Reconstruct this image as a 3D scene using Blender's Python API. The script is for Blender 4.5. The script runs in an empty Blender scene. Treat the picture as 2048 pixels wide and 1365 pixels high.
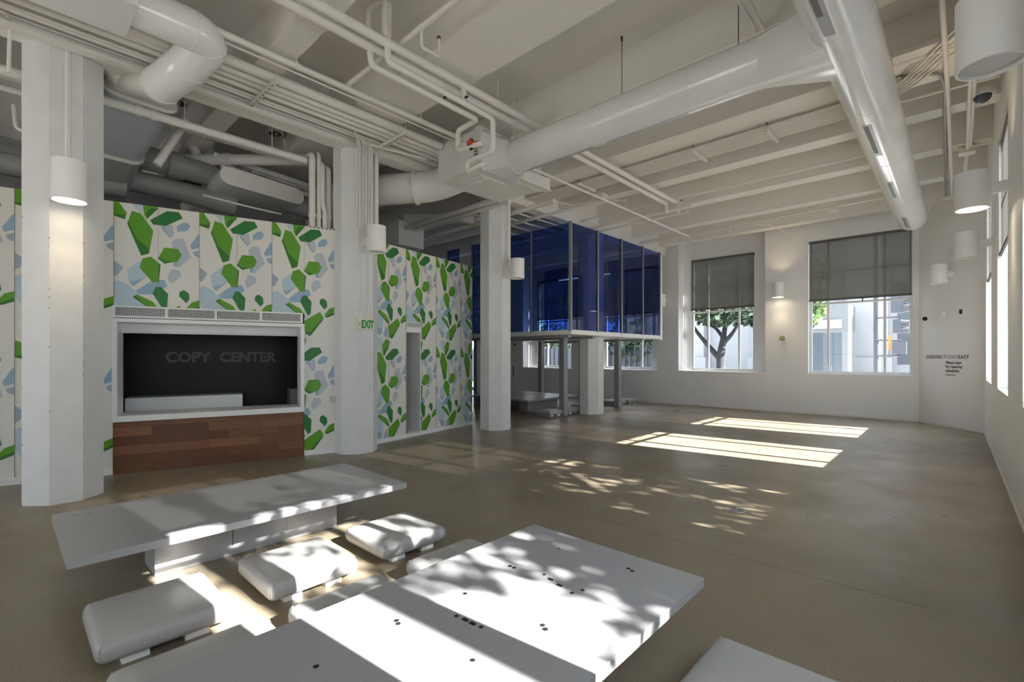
import bpy, bmesh, math, random
from math import sin, cos, pi, radians, atan2, sqrt, hypot
from mathutils import Vector, Matrix
random.seed(7)
D = bpy.data; SC = bpy.context.scene; COL = SC.collection
V = Vector

# ------------------------------------------------------------------ materials
def mat(name, col, rough=.5, spec=.5, metal=0, noise=0, nscale=6, bump=0, bscale=60, coat=0, emit=None, estr=0):
    m = D.materials.new(name); m.use_nodes = True
    nt = m.node_tree; b = nt.nodes['Principled BSDF']
    b.inputs['Base Color'].default_value = (*col, 1)
    b.inputs['Roughness'].default_value = rough
    b.inputs['Specular IOR Level'].default_value = spec
    b.inputs['Metallic'].default_value = metal
    b.inputs['Coat Weight'].default_value = coat
    if emit:
        b.inputs['Emission Color'].default_value = (*emit, 1)
        b.inputs['Emission Strength'].default_value = estr
    tc = nt.nodes.new('ShaderNodeTexCoord')
    if noise:
        n = nt.nodes.new('ShaderNodeTexNoise'); n.inputs['Scale'].default_value = nscale; n.inputs['Detail'].default_value = 5
        r = nt.nodes.new('ShaderNodeValToRGB')
        lo = tuple(max(0, c*(1-noise)) for c in col); hi = tuple(min(1, c*(1+noise)) for c in col)
        r.color_ramp.elements[0].position = .3; r.color_ramp.elements[0].color = (*lo, 1)
        r.color_ramp.elements[1].position = .7; r.color_ramp.elements[1].color = (*hi, 1)
        nt.links.new(tc.outputs['Object'], n.inputs['Vector']); nt.links.new(n.outputs['Fac'], r.inputs['Fac'])
        nt.links.new(r.outputs['Color'], b.inputs['Base Color'])
    if bump:
        n2 = nt.nodes.new('ShaderNodeTexNoise'); n2.inputs['Scale'].default_value = bscale; n2.inputs['Detail'].default_value = 3
        bp = nt.nodes.new('ShaderNodeBump'); bp.inputs['Strength'].default_value = bump; bp.inputs['Distance'].default_value = .01
        nt.links.new(tc.outputs['Object'], n2.inputs['Vector']); nt.links.new(n2.outputs['Fac'], bp.inputs['Height'])
        nt.links.new(bp.outputs['Normal'], b.inputs['Normal'])
    return m

M = {}
M['wall'] = mat('white_wall_paint', (.80, .795, .785), .55, .3, noise=.02, nscale=1.5, bump=.05, bscale=40)
M['ceil'] = mat('ceiling_paint', (.80, .775, .725), .7, .2, noise=.035, nscale=1.2, bump=.1, bscale=14)
M['col'] = mat('column_paint', (.70, .70, .695), .6, .3, noise=.03, nscale=5, bump=.25, bscale=25)
M['pipe'] = mat('pipe_paint', (.76, .735, .69), .4, .4)
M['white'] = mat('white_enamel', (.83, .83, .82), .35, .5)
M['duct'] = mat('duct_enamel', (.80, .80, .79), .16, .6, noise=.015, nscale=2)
M['ductm'] = mat('duct_matt_paint', (.74, .725, .69), .45, .4, noise=.03, nscale=3)
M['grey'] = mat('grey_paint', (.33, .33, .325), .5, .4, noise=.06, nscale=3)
M['dgrey'] = mat('dark_grey_paint', (.16, .158, .15), .55, .4, noise=.08, nscale=3)
M['gduct'] = mat('grey_duct_paint', (.38, .40, .43), .35, .5, noise=.03, nscale=3)
M['frame'] = mat('window_frame_paint', (.78, .78, .77), .4, .4)
M['black'] = mat('black', (.012, .012, .012), .5, .4)
M['dark'] = mat('dark_panel', (.016, .016, .016), .45, .3)
M['dtext'] = mat('dark_lettering', (.14, .14, .138), .5, .3)
M['steel'] = mat('steel', (.42, .42, .43), .35, .5, metal=.8)
M['post'] = mat('post_paint', (.30, .31, .32), .4, .5)
M['mull'] = mat('mullion_metal', (.36, .35, .36), .35, .5, metal=.4)
M['wire'] = mat('dark_wire', (.06, .055, .05), .5, .4)
M['galv'] = mat('galvanised_conduit', (.34, .33, .32), .4, .5, metal=.5)
M['table'] = mat('table_laminate', (.34, .34, .35), .3, .45, noise=.012, nscale=2)
M['scuff'] = mat('scuff', (.32, .31, .28), .6, .3)
M['vinyl'] = mat('white_vinyl', (.385, .38, .375), .38, .45, noise=.02, nscale=4, bump=.04, bscale=180)
M['red'] = mat('red_valve', (.55, .06, .03), .4, .5)
M['green'] = mat('exit_green', (.01, .27, .06), .5, .3)
M['signw'] = mat('sign_face', (.74, .73, .56), .5, .4)
M['bell'] = mat('bell_cream', (.62, .52, .34), .4, .5)
M['asph'] = mat('concrete_road', (.50, .49, .47), .8, .2, noise=.2, nscale=3)
M['bwhite'] = mat('facade_white', (.30, .305, .32), .8, .2, noise=.03, nscale=.6)
M['bgrey'] = mat('facade_grey', (.17, .175, .185), .7, .2, noise=.1, nscale=.6)
M['bdark'] = mat('facade_glass', (.07, .085, .10), .2, .5)
M['bark'] = mat('bark', (.055, .054, .056), .9, .2, noise=.25, nscale=5)
M['leafa'] = mat('leaf_green', (.10, .17, .05), .6, .3, noise=.4, nscale=2)
M['leafb'] = mat('leaf_dark', (.045, .075, .045), .7, .3, noise=.4, nscale=2)
M['sig'] = mat('signal_grey', (.10, .105, .12), .5, .4)
M['orange'] = mat('signal_orange', (.7, .25, .06), .5, .3)
M['lampon'] = mat('lit_lamp', (.9, .85, .75), .5, .3, emit=(1, .86, .62), estr=7)
M['lampoff'] = mat('unlit_lamp_glass', (.55, .55, .53), .3, .5)
M['neon'] = mat('lit_tube', (.9, .6, .3), .5, .3, emit=(1, .62, .25), estr=1.6)
M['dirt'] = mat('paint_chip', (.14, .12, .10), .8, .2)
# mural print colours
for k, c in dict(mp=(.78, .755, .70), mG=(.115, .33, .022), mD=(.036, .185, .024), mE=(.026, .19, .042), mL=(.50, .61, .68), mM=(.31, .45, .58), mS=(.37, .44, .53), mV=(.50, .54, .60), mj=(.30, .29, .26)).items():
    M[k] = mat('mural_' + k, c, .45, .35)

def floor_mat():
    m = mat('polished_concrete', (.2, .17, .14), .33, .5); nt = m.node_tree; b = nt.nodes['Principled BSDF']
    tc = nt.nodes.new('ShaderNodeTexCoord')
    def noise(sc, det, rough=.6):
        n = nt.nodes.new('ShaderNodeTexNoise'); n.inputs['Scale'].default_value = sc; n.inputs['Detail'].default_value = det; n.inputs['Roughness'].default_value = rough
        nt.links.new(tc.outputs['Object'], n.inputs['Vector']); return n
    def ramp(src, a, b_, p0=.3, p1=.7):
        r = nt.nodes.new('ShaderNodeValToRGB'); r.color_ramp.elements[0].position = p0; r.color_ramp.elements[1].position = p1
        r.color_ramp.elements[0].color = (*a, 1); r.color_ramp.elements[1].color = (*b_, 1); nt.links.new(src, r.inputs['Fac']); return r
    a = ramp(noise(.55, 6).outputs['Fac'], (.198, .163, .116), (.282, .236, .172))
    g = ramp(noise(170, 3, .7).outputs['Fac'], (.42, .41, .39), (1.55, 1.53, 1.48), .36, .66)
    mx = nt.nodes.new('ShaderNodeMix'); mx.data_type = 'RGBA'; mx.blend_type = 'MULTIPLY'; mx.inputs[0].default_value = .8
    nt.links.new(a.outputs['Color'], mx.inputs[6]); nt.links.new(g.outputs['Color'], mx.inputs[7])
    nt.links.new(mx.outputs[2], b.inputs['Base Color'])
    r = ramp(noise(1.4, 4).outputs['Fac'], (.26,)*3, (.46,)*3); nt.links.new(r.outputs['Color'], b.inputs['Roughness'])
    bp = nt.nodes.new('ShaderNodeBump'); bp.inputs['Strength'].default_value = .03; bp.inputs['Distance'].default_value = .01
    nt.links.new(noise(9, 6).outputs['Fac'], bp.inputs['Height']); nt.links.new(bp.outputs['Normal'], b.inputs['Normal'])
    return m
M['floor'] = floor_mat()

def wood_mat():
    m = mat('wood_boards', (.2, .08, .04), .4, .4); nt = m.node_tree; b = nt.nodes['Principled BSDF']
    tc = nt.nodes.new('ShaderNodeTexCoord'); mp = nt.nodes.new('ShaderNodeMapping')
    nt.links.new(tc.outputs['UV'], mp.inputs['Vector'])
    br = nt.nodes.new('ShaderNodeTexBrick'); br.inputs['Scale'].default_value = 1; br.offset = .37; br.squash = 1
    br.inputs['Brick Width'].default_value = .62; br.inputs['Row Height'].default_value = .118; br.inputs['Mortar Size'].default_value = .0012
    br.inputs['Color1'].default_value = (.125, .050, .026, 1); br.inputs['Color2'].default_value = (.27, .122, .060, 1); br.inputs['Mortar'].default_value = (.06, .02, .01, 1)
    nt.links.new(mp.outputs[0], br.inputs['Vector'])
    mp2 = nt.nodes.new('ShaderNodeMapping'); mp2.inputs['Scale'].default_value = (2.2, 26, 1); nt.links.new(tc.outputs['UV'], mp2.inputs['Vector'])
    n = nt.nodes.new('ShaderNodeTexNoise'); n.inputs['Scale'].default_value = 3; n.inputs['Detail'].default_value = 6; nt.links.new(mp2.outputs[0], n.inputs['Vector'])
    r = nt.nodes.new('ShaderNodeValToRGB'); r.color_ramp.elements[0].color = (.6, .58, .55, 1); r.color_ramp.elements[1].color = (1.3, 1.3, 1.3, 1)
    nt.links.new(n.outputs['Fac'], r.inputs['Fac'])
    mx = nt.nodes.new('ShaderNodeMix'); mx.data_type = 'RGBA'; mx.blend_type = 'MULTIPLY'; mx.inputs[0].default_value = 1
    nt.links.new(br.outputs['Color'], mx.inputs[6]); nt.links.new(r.outputs['Color'], mx.inputs[7]); nt.links.new(mx.outputs[2], b.inputs['Base Color'])
    return m
M['wood'] = wood_mat()

def glass_mat(name, tint, refl, rough=0.0):
    m = D.materials.new(name); m.use_nodes = True; nt = m.node_tree; nt.nodes.clear()
    o = nt.nodes.new('ShaderNodeOutputMaterial'); t = nt.nodes.new('ShaderNodeBsdfTransparent'); g = nt.nodes.new('ShaderNodeBsdfGlossy')
    t.inputs['Color'].default_value = (*tint, 1); g.inputs['Roughness'].default_value = rough
    lw = nt.nodes.new('ShaderNodeLayerWeight'); pw = nt.nodes.new('ShaderNodeMath'); pw.operation = 'POWER'; pw.inputs[1].default_value = 5; nt.links.new(lw.outputs['Facing'], pw.inputs[0])
    mt = nt.nodes.new('ShaderNodeMath'); mt.operation = 'MULTIPLY_ADD'; mt.inputs[1].default_value = .9*refl; mt.inputs[2].default_value = .045*refl; nt.links.new(pw.outputs[0], mt.inputs[0])
    mx = nt.nodes.new('ShaderNodeMixShader'); nt.links.new(mt.outputs[0], mx.inputs[0]); nt.links.new(t.outputs[0], mx.inputs[1]); nt.links.new(g.outputs[0], mx.inputs[2])
    nt.links.new(mx.outputs[0], o.inputs['Surface']); return m
M['glass'] = glass_mat('window_glass', (.93, .95, .96), .7)
M['dimming'] = glass_mat('dimming_window_glass', (.72, .735, .745), .7)  # tint put in the far panes to dim the over-bright view outside
M['blue'] = glass_mat('blue_glass', (.39, .505, .79), .9)

def shade_mat():
    m = D.materials.new('screen_fabric'); m.use_nodes = True; nt = m.node_tree; nt.nodes.clear()
    o = nt.nodes.new('ShaderNodeOutputMaterial'); d = nt.nodes.new('ShaderNodeBsdfDiffuse'); d.inputs['Color'].default_value = (.13, .125, .115, 1)
    tl = nt.nodes.new('ShaderNodeBsdfTranslucent'); tl.inputs['Color'].default_value = (.022, .021, .019, 1)
    t = nt.nodes.new('ShaderNodeBsdfTransparent'); t.inputs['Color'].default_value = (.95, .93, .9, 1)
    a = nt.nodes.new('ShaderNodeAddShader'); nt.links.new(d.outputs[0], a.inputs[0]); nt.links.new(tl.outputs[0], a.inputs[1])
    mx = nt.nodes.new('ShaderNodeMixShader'); mx.inputs[0].default_value = .035
    nt.links.new(a.outputs[0], mx.inputs[1]); nt.links.new(t.outputs[0], mx.inputs[2]); nt.links.new(mx.outputs[0], o.inputs['Surface']); return m
M['shade'] = shade_mat()
M['hem'] = mat('shade_hem', (.12, .113, .10), .6, .3)

# ------------------------------------------------------------------ mesh builder
class MB:
    def __init__(s, mtx=None): s.v = []; s.f = []; s.m = []; s.mats = []; s.M = mtx; s.uv = {}
    def mi(s, m):
        m = M[m] if isinstance(m, str) else m
        if m not in s.mats: s.mats.append(m)
        return s.mats.index(m)
    def add(s, vs, fs, m, uvs=None):
        o = len(s.v); i = s.mi(m)
        for p in vs:
            p = V(p); s.v.append(s.M @ p if s.M else p)
        for f in fs: s.f.append([a+o for a in f]); s.m.append(i)
        if uvs:
            for k, u in enumerate(uvs): s.uv[o+k] = u
        return s
    def box(s, a, b, m='white'):
        x0, y0, z0 = a; x1, y1, z1 = b
        x0, x1 = sorted((x0, x1)); y0, y1 = sorted((y0, y1)); z0, z1 = sorted((z0, z1))
        vs = [(x0,y0,z0),(x1,y0,z0),(x1,y1,z0),(x0,y1,z0),(x0,y0,z1),(x1,y0,z1),(x1,y1,z1),(x0,y1,z1)]
        return s.add(vs, [(0,3,2,1),(4,5,6,7),(0,1,5,4),(1,2,6,5),(2,3,7,6),(3,0,4,7)], m)
    def poly(s, pts, m): return s.add(pts, [tuple(range(len(pts)))], m)
    def prism(s, pts, z0, z1, m):
        n = len(pts)
        vs = [(x, y, z0) for x, y in pts] + [(x, y, z1) for x, y in pts]
        return s.add(vs, [tuple(reversed(range(n))), tuple(range(n, 2*n))] + [(i, (i+1) % n, n+(i+1) % n, n+i) for i in range(n)], m)
    def rings(s, rs, m, cap=True):
        n = len(rs[0]); vs = [p for r in rs for p in r]; fs = []
        for k in range(len(rs)-1):
            for i in range(n):
                j = (i+1) % n; fs.append((k*n+i, k*n+j, (k+1)*n+j, (k+1)*n+i))
        if cap: fs += [tuple(reversed(range(n))), tuple((len(rs)-1)*n+i for i in range(n))]
        return s.add(vs, fs, m)
    def tube(s, pts, r, m='pipe', seg=12, cap=True):
        pts = [V(p) for p in pts]; rr = r if isinstance(r, (list, tuple)) else [r]*len(pts)
        t0 = (pts[1]-pts[0]).normalized(); up = V((0,0,1)) if abs(t0.z) < .9 else V((1,0,0))
        n = (up - t0*up.dot(t0)).normalized(); rs = []
        for i, p in enumerate(pts):
            if i == 0: t = t0
            elif i == len(pts)-1: t = (pts[i]-pts[i-1]).normalized()
            else: t = ((pts[i+1]-p).normalized() + (p-pts[i-1]).normalized()).normalized()
            n = (n - t*n.dot(t)).normalized(); b = t.cross(n)
            rs.append([p + (n*cos(2*pi*k/seg) + b*sin(2*pi*k/seg))*rr[i] for k in range(seg)])
        return s.rings(rs, m, cap)
    def cyl(s, a, b, r, m='white', seg=20, r2=None): return s.tube([a, b], [r, r if r2 is None else r2], m, seg)
    def sphere(s, c, r, m, seg=14, rg=8, sc=(1,1,1)):
        rs = []
        for k in range(rg+1):
            a = -pi/2 + pi*k/rg; rr = max(.001, cos(a))*r
            rs.append([(c[0]+rr*cos(2*pi*i/seg)*sc[0], c[1]+rr*sin(2*pi*i/seg)*sc[1], c[2]+r*sin(a)*sc[2]) for i in range(seg)])
        return s.rings(rs, m)
    def build(s, name, parent=None, smooth=None, bevel=0):
        me = D.meshes.new(name); me.from_pydata([tuple(p) for p in s.v], [], s.f)
        for m in s.mats: me.materials.append(m)
        me.polygons.foreach_set('material_index', s.m)
        if s.uv:
            ul = me.uv_layers.new(name='UVMap')
            for lp in me.loops: ul.data[lp.index].uv = s.uv.get(lp.vertex_index, (0, 0))
        if smooth:
            me.polygons.foreach_set('use_smooth', [True]*len(me.polygons)); me.set_sharp_from_angle(angle=radians(smooth))
        me.update(); me.validate()
        o = D.objects.new(name, me); COL.objects.link(o)
        if parent is not None: o.parent = parent
        if bevel:
            b = o.modifiers.new('edge', 'BEVEL'); b.width = bevel; b.segments = 2; b.limit_method = 'ANGLE'; b.angle_limit = radians(50)
        return o

def tag(o, label, cat, group=None, kind=None):
    o['label'] = label; o['category'] = cat
    if group: o['group'] = group
    if kind: o['kind'] = kind
    return o
def struct(o): o['kind'] = 'structure'; return o
def thing(name, label, cat, loc=(0,0,0), rz=0, group=None):
    o = D.objects.new(name, None); o.empty_display_size = .1; COL.objects.link(o); o.location = loc; o.rotation_euler = (0,0,rz)
    return tag(o, label, cat, group)
def dup(root, loc, rz=None, label=None, group=None):
    r = root.copy(); COL.objects.link(r); r.location = loc
    if rz is not None: r.rotation_euler = (0,0,rz)
    if label: r['label'] = label
    if group: r['group'] = group
    for ch in list(root.children):
        c = ch.copy(); COL.objects.link(c); c.parent = r
        for g in list(ch.children):
            e = g.copy(); COL.objects.link(e); e.parent = c
    return r
def fillet(pts, R, n=5):
    pts = [V(p) for p in pts]; out = [pts[0]]
    for i in range(1, len(pts)-1):
        p = pts[i]; a = (pts[i-1]-p); b = (pts[i+1]-p); r = min(R, a.length*.45, b.length*.45)
        p0 = p + a.normalized()*r; p1 = p + b.normalized()*r
        for k in range(n+1):
            t = k/n; out.append(p0*(1-t)**2 + p*2*t*(1-t) + p1*t*t)
    out.append(pts[-1]); return out
def text_into(mb, txt, size, m, mtx, bold=0, align='LEFT', depth=.001, space=1.0):
    cu = D.curves.new('t', 'FONT'); cu.body = txt; cu.size = size; cu.align_x = align; cu.offset = bold; cu.extrude = depth; cu.space_character = space; cu.resolution_u = 3
    o = D.objects.new('t', cu); COL.objects.link(o)
    dg = bpy.context.evaluated_depsgraph_get(); dg.update()
    me = D.meshes.new_from_object(o.evaluated_get(dg))
    w = max((v.co.x for v in me.vertices), default=0) - min((v.co.x for v in me.vertices), default=0)
    mb.add([mtx @ v.co for v in me.vertices], [tuple(p.vertices) for p in me.polygons], m)
    D.objects.remove(o); D.meshes.remove(me); D.curves.remove(cu); return w

# ------------------------------------------------------------------ setting
UW, VF, ZC, ZJ, ZB = .445, 14.15, 5.35, 4.85, 4.65     # right wall plane, far wall plane, slab, joist and beam undersides
UL, VB = -16.5, -6.0
b = MB(); b.box((UL-.3, VB-.3, -.2), (UW+.5, VF+.6, 0), 'floor'); struct(b.build('floor'))
b = MB(); b.box((UL-.3, VB-.3, ZC), (UW+.5, VF+.6, ZC+.3), 'ceil'); struct(b.build('ceiling'))
for k in range(-4, 8):
    v0 = 1.98 + 1.67*k
    w0, w1 = {1: (-.42, .30), 3: (0, .76)}.get(k, (0, .30))
    b = MB(); b.box((UL, v0+w0, ZJ), (UW, v0+w1, ZC), 'ceil'); struct(b.build('ceiling_joist'))
b = MB(); b.box((-6.87, VB, ZB), (-6.6, VF, ZC), 'ceil'); struct(b.build('ceiling_beam'))

def wall_with_holes(name, horiz, holes, z0, z1, place, th, m='wall'):
    """wall along an axis from horiz[0] to horiz[1]; holes (a0,a1,z0,z1); place(a,d,z) -> xyz, d depth 0..th"""
    b = MB(); xs = sorted({horiz[0], horiz[1], *[h[0] for h in holes], *[h[1] for h in holes]}); zs = sorted({z0, z1, *[h[2] for h in holes], *[h[3] for h in holes]})
    def solid(i, j):
        if i < 0 or j < 0 or i >= len(xs)-1 or j >= len(zs)-1: return False
        a, z = (xs[i]+xs[i+1])/2, (zs[j]+zs[j+1])/2
        return not any(h[0] < a < h[1] and h[2] < z < h[3] for h in holes)
    for i in range(len(xs)-1):
        for j in range(len(zs)-1):
            if not solid(i, j): continue
            a0, a1, c0, c1 = xs[i], xs[i+1], zs[j], zs[j+1]
            b.poly([place(a0,0,c0), place(a1,0,c0), place(a1,0,c1), place(a0,0,c1)], m)
            b.poly([place(a0,th,c0), place(a0,th,c1), place(a1,th,c1), place(a1,th,c0)], m)
            if not solid(i-1, j): b.poly([place(a0,0,c0), place(a0,0,c1), place(a0,th,c1), place(a0,th,c0)], m)
            if not solid(i+1, j): b.poly([place(a1,0,c0), place(a1,th,c0), place(a1,th,c1), place(a1,0,c1)], m)
            if not solid(i, j-1): b.poly([place(a0,0,c0), place(a0,th,c0), place(a1,th,c0), place(a1,0,c0)], m)
            if not solid(i, j+1): b.poly([place(a0,0,c1), place(a1,0,c1), place(a1,th,c1), place(a0,th,c1)], m)
    return struct(b.build(name))

# far wall: openings; window with recessed bays
RD = .42
farp = lambda a, d, z: (a, VF+d, z)
far_w = [(-2.74, -.68), (-5.95, -4.13), (-9.05, -7.2), (-12.15, -10.4)]
bays = [None, (-6.18, -3.75), (-9.3, -6.85), (-12.55, -10.2)]
holes = [(far_w[0][0], far_w[0][1], 1.05, 4.44)] + [(x[0], x[1], 1.04, 5.0) for x in bays[1:]] + [(-16.1, -14.7, 0.0, 2.25)]
wall_with_holes('wall_far', (UL, -.57), holes, 0, ZC, farp, RD)
bayp = lambda a, d, z: (a, VF+RD+d, z)
wall_with_holes('wall_far_recess', (-12.9, -3.4), [(w[0], w[1], 1.06, 4.44) for w in far_w[1:]], .9, ZC, bayp, .14)

def window(n, place, a0, a1, z0, z1, fr=(.27, .76), trans=(2.83, 3.62), d0=0, muls=.05, gl='glass'):
    """steel window: frame, mullions, transoms in one structure with panes of glass as a part"""
    b = MB(); t = .06
    def bar(x0, x1, c0, c1, e=0): b.box(V(place(x0, d0+e, c0)), V(place(x1, d0+.06-e, c1)), 'frame')
    bar(a0, a0+t, z0, z1); bar(a1-t, a1, z0, z1); bar(a0+t, a1-t, z0, z0+t); bar(a0+t, a1-t, z1-t, z1)
    for f in fr:
        c = a0+(a1-a0)*f; bar(c-muls/2, c+muls/2, z0+t, z1-t, .004)
    for z in trans: bar(a0+t, a1-t, z-.025, z+.025, .009)
    o = struct(b.build('window_%d' % n))
    g = MB(); g.poly([place(a0, d0+.03, z0), place(a1, d0+.03, z0), place(a1, d0+.03, z1), place(a0, d0+.03, z1)], gl)
    g.build('glazing', o)
    return o
window(1, farp, far_w[0][0], far_w[0][1], 1.05, 4.44, (.20, .75), d0=.16, gl='dimming')
for i, w in enumerate(far_w[1:]): window(2+i, bayp, w[0], w[1], 1.06, 4.44, (.27, .76), d0=.04, gl='dimming')
# far glazed door
b = MB()
for x0, x1, c0, c1 in ((-16.1,-16.0,0,2.25), (-14.8,-14.7,0,2.25), (-16.1,-14.7,2.15,2.25), (-15.45,-15.35,0,2.25), (-16.1,-14.7,0,.12)): b.box((x0, VF+.1, c0), (x1, VF+.16, c1), 'frame')
dr = struct(b.build('door_1')); g = MB(); g.poly([(-16.05, VF+.13, .05), (-14.75, VF+.13, .05), (-14.75, VF+.13, 2.2), (-16.05, VF+.13, 2.2)], 'glass'); g.build('glazing', dr)

# right wall with windows every 3.2 m
rightp = lambda a, d, z: (UW+d, a, z)
RTH = .34
rw = [(10.80, 12.50), (7.65, 9.36), (4.38, 6.10), (1.10, 2.80), (-2.15, -.45), (-5.4, -3.7)]
wall_with_holes('wall_right', (VB, 12.883), [(a, c, 1.05, 4.44) for a, c in rw], 0, ZC, rightp, RTH)
for i, (a, c) in enumerate(rw): window(5+i, rightp, a, c, 1.05, 4.44, (.27, .77), d0=.17, muls=.085)
# chamfered corner wall
b = MB(); b.prism([(-.57, VF), (.445, 12.883), (.445+.45, 12.883), (.445+.45, 14.9), (-.57, 14.9)], 0, ZC, 'wall'); struct(b.build('wall_corner'))
b = MB(); b.prism([(-.57, VF-.012), (UL, VF-.012), (UL, VF), (-.57, VF)], 0, .05, 'pipe'); struct(b.build('baseboard_far'))
b = MB(); b.box((UW-.012, VB, 0), (UW, 12.88, .035), 'pipe'); struct(b.build('baseboard_right'))
b = MB(); b.prism([(-.57, VF), (.445, 12.883), (.445-.01, 12.883-.008), (-.58, VF-.008)], 0, .035, 'pipe'); struct(b.build('baseboard_corner'))
b = MB(); b.box((-2.6, 3.745, 0), (-.1, 3.749, .0006), 'dirt'); b.box((-6.0, 5.6, 0), (-4.9, 5.604, .0006), 'dirt'); struct(b.build('floor_joint'))
# left, back
b = MB(); b.box((UL-.2, VB, 0), (UL, VF+.5, ZC), 'wall'); struct(b.build('wall_left_end'))
backp = lambda a, d, z: (a, VB-d, z)
fill_windows = [(-6.0, -4.2), (-9.6, -7.4)]  # unseen openings added behind the camera to let in fill daylight
wall_with_holes('wall_back', (UL, UW), [(a, c, .15, 3.0) for a, c in fill_windows], 0, ZC, backp, .3)
for i, (a, c) in enumerate(fill_windows): window(11+i, backp, a, c, .15, 3.0, (.33, .67), (1.6,), d0=.12)

# columns
for cv in (-2.9, .455, 3.82, 6.95, 10.47):
    cu, h, c = -6.925, .31, .185
    pts = [(cu-h, cv-h+c), (cu-h+c, cv-h), (cu+h-c, cv-h), (cu+h, cv-h+c), (cu+h, cv+h-c), (cu+h-c, cv+h), (cu-h+c, cv+h), (cu-h, cv+h-c)]
    b = MB(); b.prism(pts, 0, ZC, 'col')
    rr = random.Random(int(cv*10)+99)
    for _ in range(34):      # chips in the paint along the arrises
        ax, ay = pts[rr.choice((2, 3, 4))]; z = rr.uniform(.1, 3.0); s = rr.uniform(.003, .007)
        b.sphere((ax-.001, ay+(.001 if ay > cv else -.001), z), s, 'dirt', 6, 4, (.6, .6, 1.4))
    struct(b.build('column'))

# ------------------------------------------------------------------ mural partitions
TILE = [
('mL',[(0,1.02),(.06,.995),(.16,1.04),(.25,1.13),(.366,1.289),(.314,1.569),(.233,1.6),(.12,1.45),(0,1.25)]),
('mM',[(.12,1.40),(.233,1.469),(.323,1.479),(.314,1.569),(.233,1.599),(.12,1.45)]),
('mL',[(.145,.844),(.296,.721),(.373,.916),(.215,1.061),(.168,1.002)]),
('mM',[(.168,1.002),(.277,.972),(.373,.916),(.215,1.061)]),
('mS',[(0,.743),(.103,.824),(.048,.920),(0,.950)]),
('mV',[(.524,.252),(.659,.207),(.677,.244),(.687,.354),(.654,.394),(.624,.378)]),
('mM',[(.524,.252),(.559,.251),(.654,.394),(.624,.378)]),
('mM',[(.720,.233),(.791,.169),(.858,.164),(.884,.210),(.843,.276),(.725,.297)]),
('mM',[(.979,.309),(1,.306),(1,.483),(.903,.516),(.884,.467)]),
('mS',[(.916,.547),(1,.518),(1,.623),(.937,.598)]),
('mV',[(.661,.441),(.710,.391),(.802,.384),(.895,.622),(.755,.768),(.684,.765),(.677,.713)]),
('mM',[(.677,.713),(.735,.691),(.725,.768),(.684,.765)]),
('mV',[(.607,.920),(.654,.802),(.752,.810),(.779,.888),(.649,.995)]),
('mM',[(.244,1.115),(.421,.978),(.504,.955),(.569,.953),(.611,1.031),(.584,1.053),(.451,1.152),(.277,1.157)]),
('mS',[(0.356,1.586),(0.423,1.443),(0.474,1.455),(0.483,1.624),(0.445,1.639)]),
('mL',[(0.145,1.728),(0.175,1.662),(0.251,1.634),(0.340,1.658),(0.319,1.791),(0.299,1.911),(0.257,1.858)]),
('mG',[(0.319,1.765),(0.424,1.656),(0.538,1.700),(0.499,1.809),(0.372,1.964),(0.340,1.918)]),
('mD',[(0.361,1.884),(0.414,1.817),(0.499,1.809),(0.372,1.964)]),
('mG',[(0,-.017),(.057,.001),(.143,.128),(.123,.213),(0,.180)]),
('mD',[(0,.162),(.052,.157),(.136,.154),(.123,.213),(0,.180)]),
('mG',[(.201,.091),(.305,.116),(.444,.322),(.394,.622),(.305,.657),(.148,.262)]),
('mD',[(.148,.262),(.159,.228),(.248,.433),(.394,.558),(.394,.622),(.305,.657)]),
('mE',[(.405,.185),(.604,.041),(.747,.035),(.793,.111),(.587,.240),(.441,.237)]),
('mG',[(.572,.526),(.735,.526),(.781,.599),(.735,.691),(.576,.737),(.495,.677)]),
('mD',[(.495,.677),(.509,.662),(.569,.695),(.659,.707),(.576,.737)]),
('mG',[(.318,.694),(.416,.658),(.529,.754),(.509,.988),(.433,.991),(.286,.811)]),
('mD',[(.503,.737),(.529,.754),(.509,.988),(.503,.988)]),
('mE',[(.435,1.139),(.474,1.048),(.530,1.045),(.618,1.133),(.604,1.317),(.561,1.348)]),
('mE',[(.757,1.096),(.808,1.071),(.866,1.111),(.877,1.191),(.835,1.244),(.749,1.157)]),
('mG',[(.209,1.196),(.259,1.159),(.446,1.251),(.523,1.370),(.481,1.394)]),
('mD',[(.209,1.196),(.232,1.176),(.362,1.300),(.523,1.370),(.481,1.394)]),
('mG',[(.835,1.315),(.906,1.231),(1,1.197),(1,1.315),(.884,1.363),(.844,1.361)]),
('mD',[(.844,1.345),(1,1.281),(1,1.315),(.884,1.363),(.844,1.361)]),
('mG',[(0.484,1.435),(0.752,1.282),(0.816,1.361),(0.799,1.413),(0.597,1.653),(0.515,1.610)]),
('mD',[(0.515,1.603),(0.613,1.572),(0.816,1.361),(0.799,1.413),(0.597,1.653),(0.522,1.624)]),
]
PERIOD, TOPZ = 1.788, 3.45
def clip(pts, s0, s1, z0, z1):
    def cut(ps, ax, lim, sg):
        out = []
        for i in range(len(ps)):
            a, c = ps[i-1], ps[i]; da, dc = sg*(a[ax]-lim), sg*(c[ax]-lim)
            if (da >= 0) != (dc >= 0):
                t = da/(da-dc); out.append((a[0]+(c[0]-a[0])*t, a[1]+(c[1]-a[1])*t))
            if dc >= 0: out.append(c)
        return out
    for ax, lim, sg in ((0, s0, 1), (0, s1, -1), (1, z0, 1), (1, z1, -1)):
        pts = cut(pts, ax, lim, sg)
        if len(pts) < 3: return []
    return pts
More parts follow.
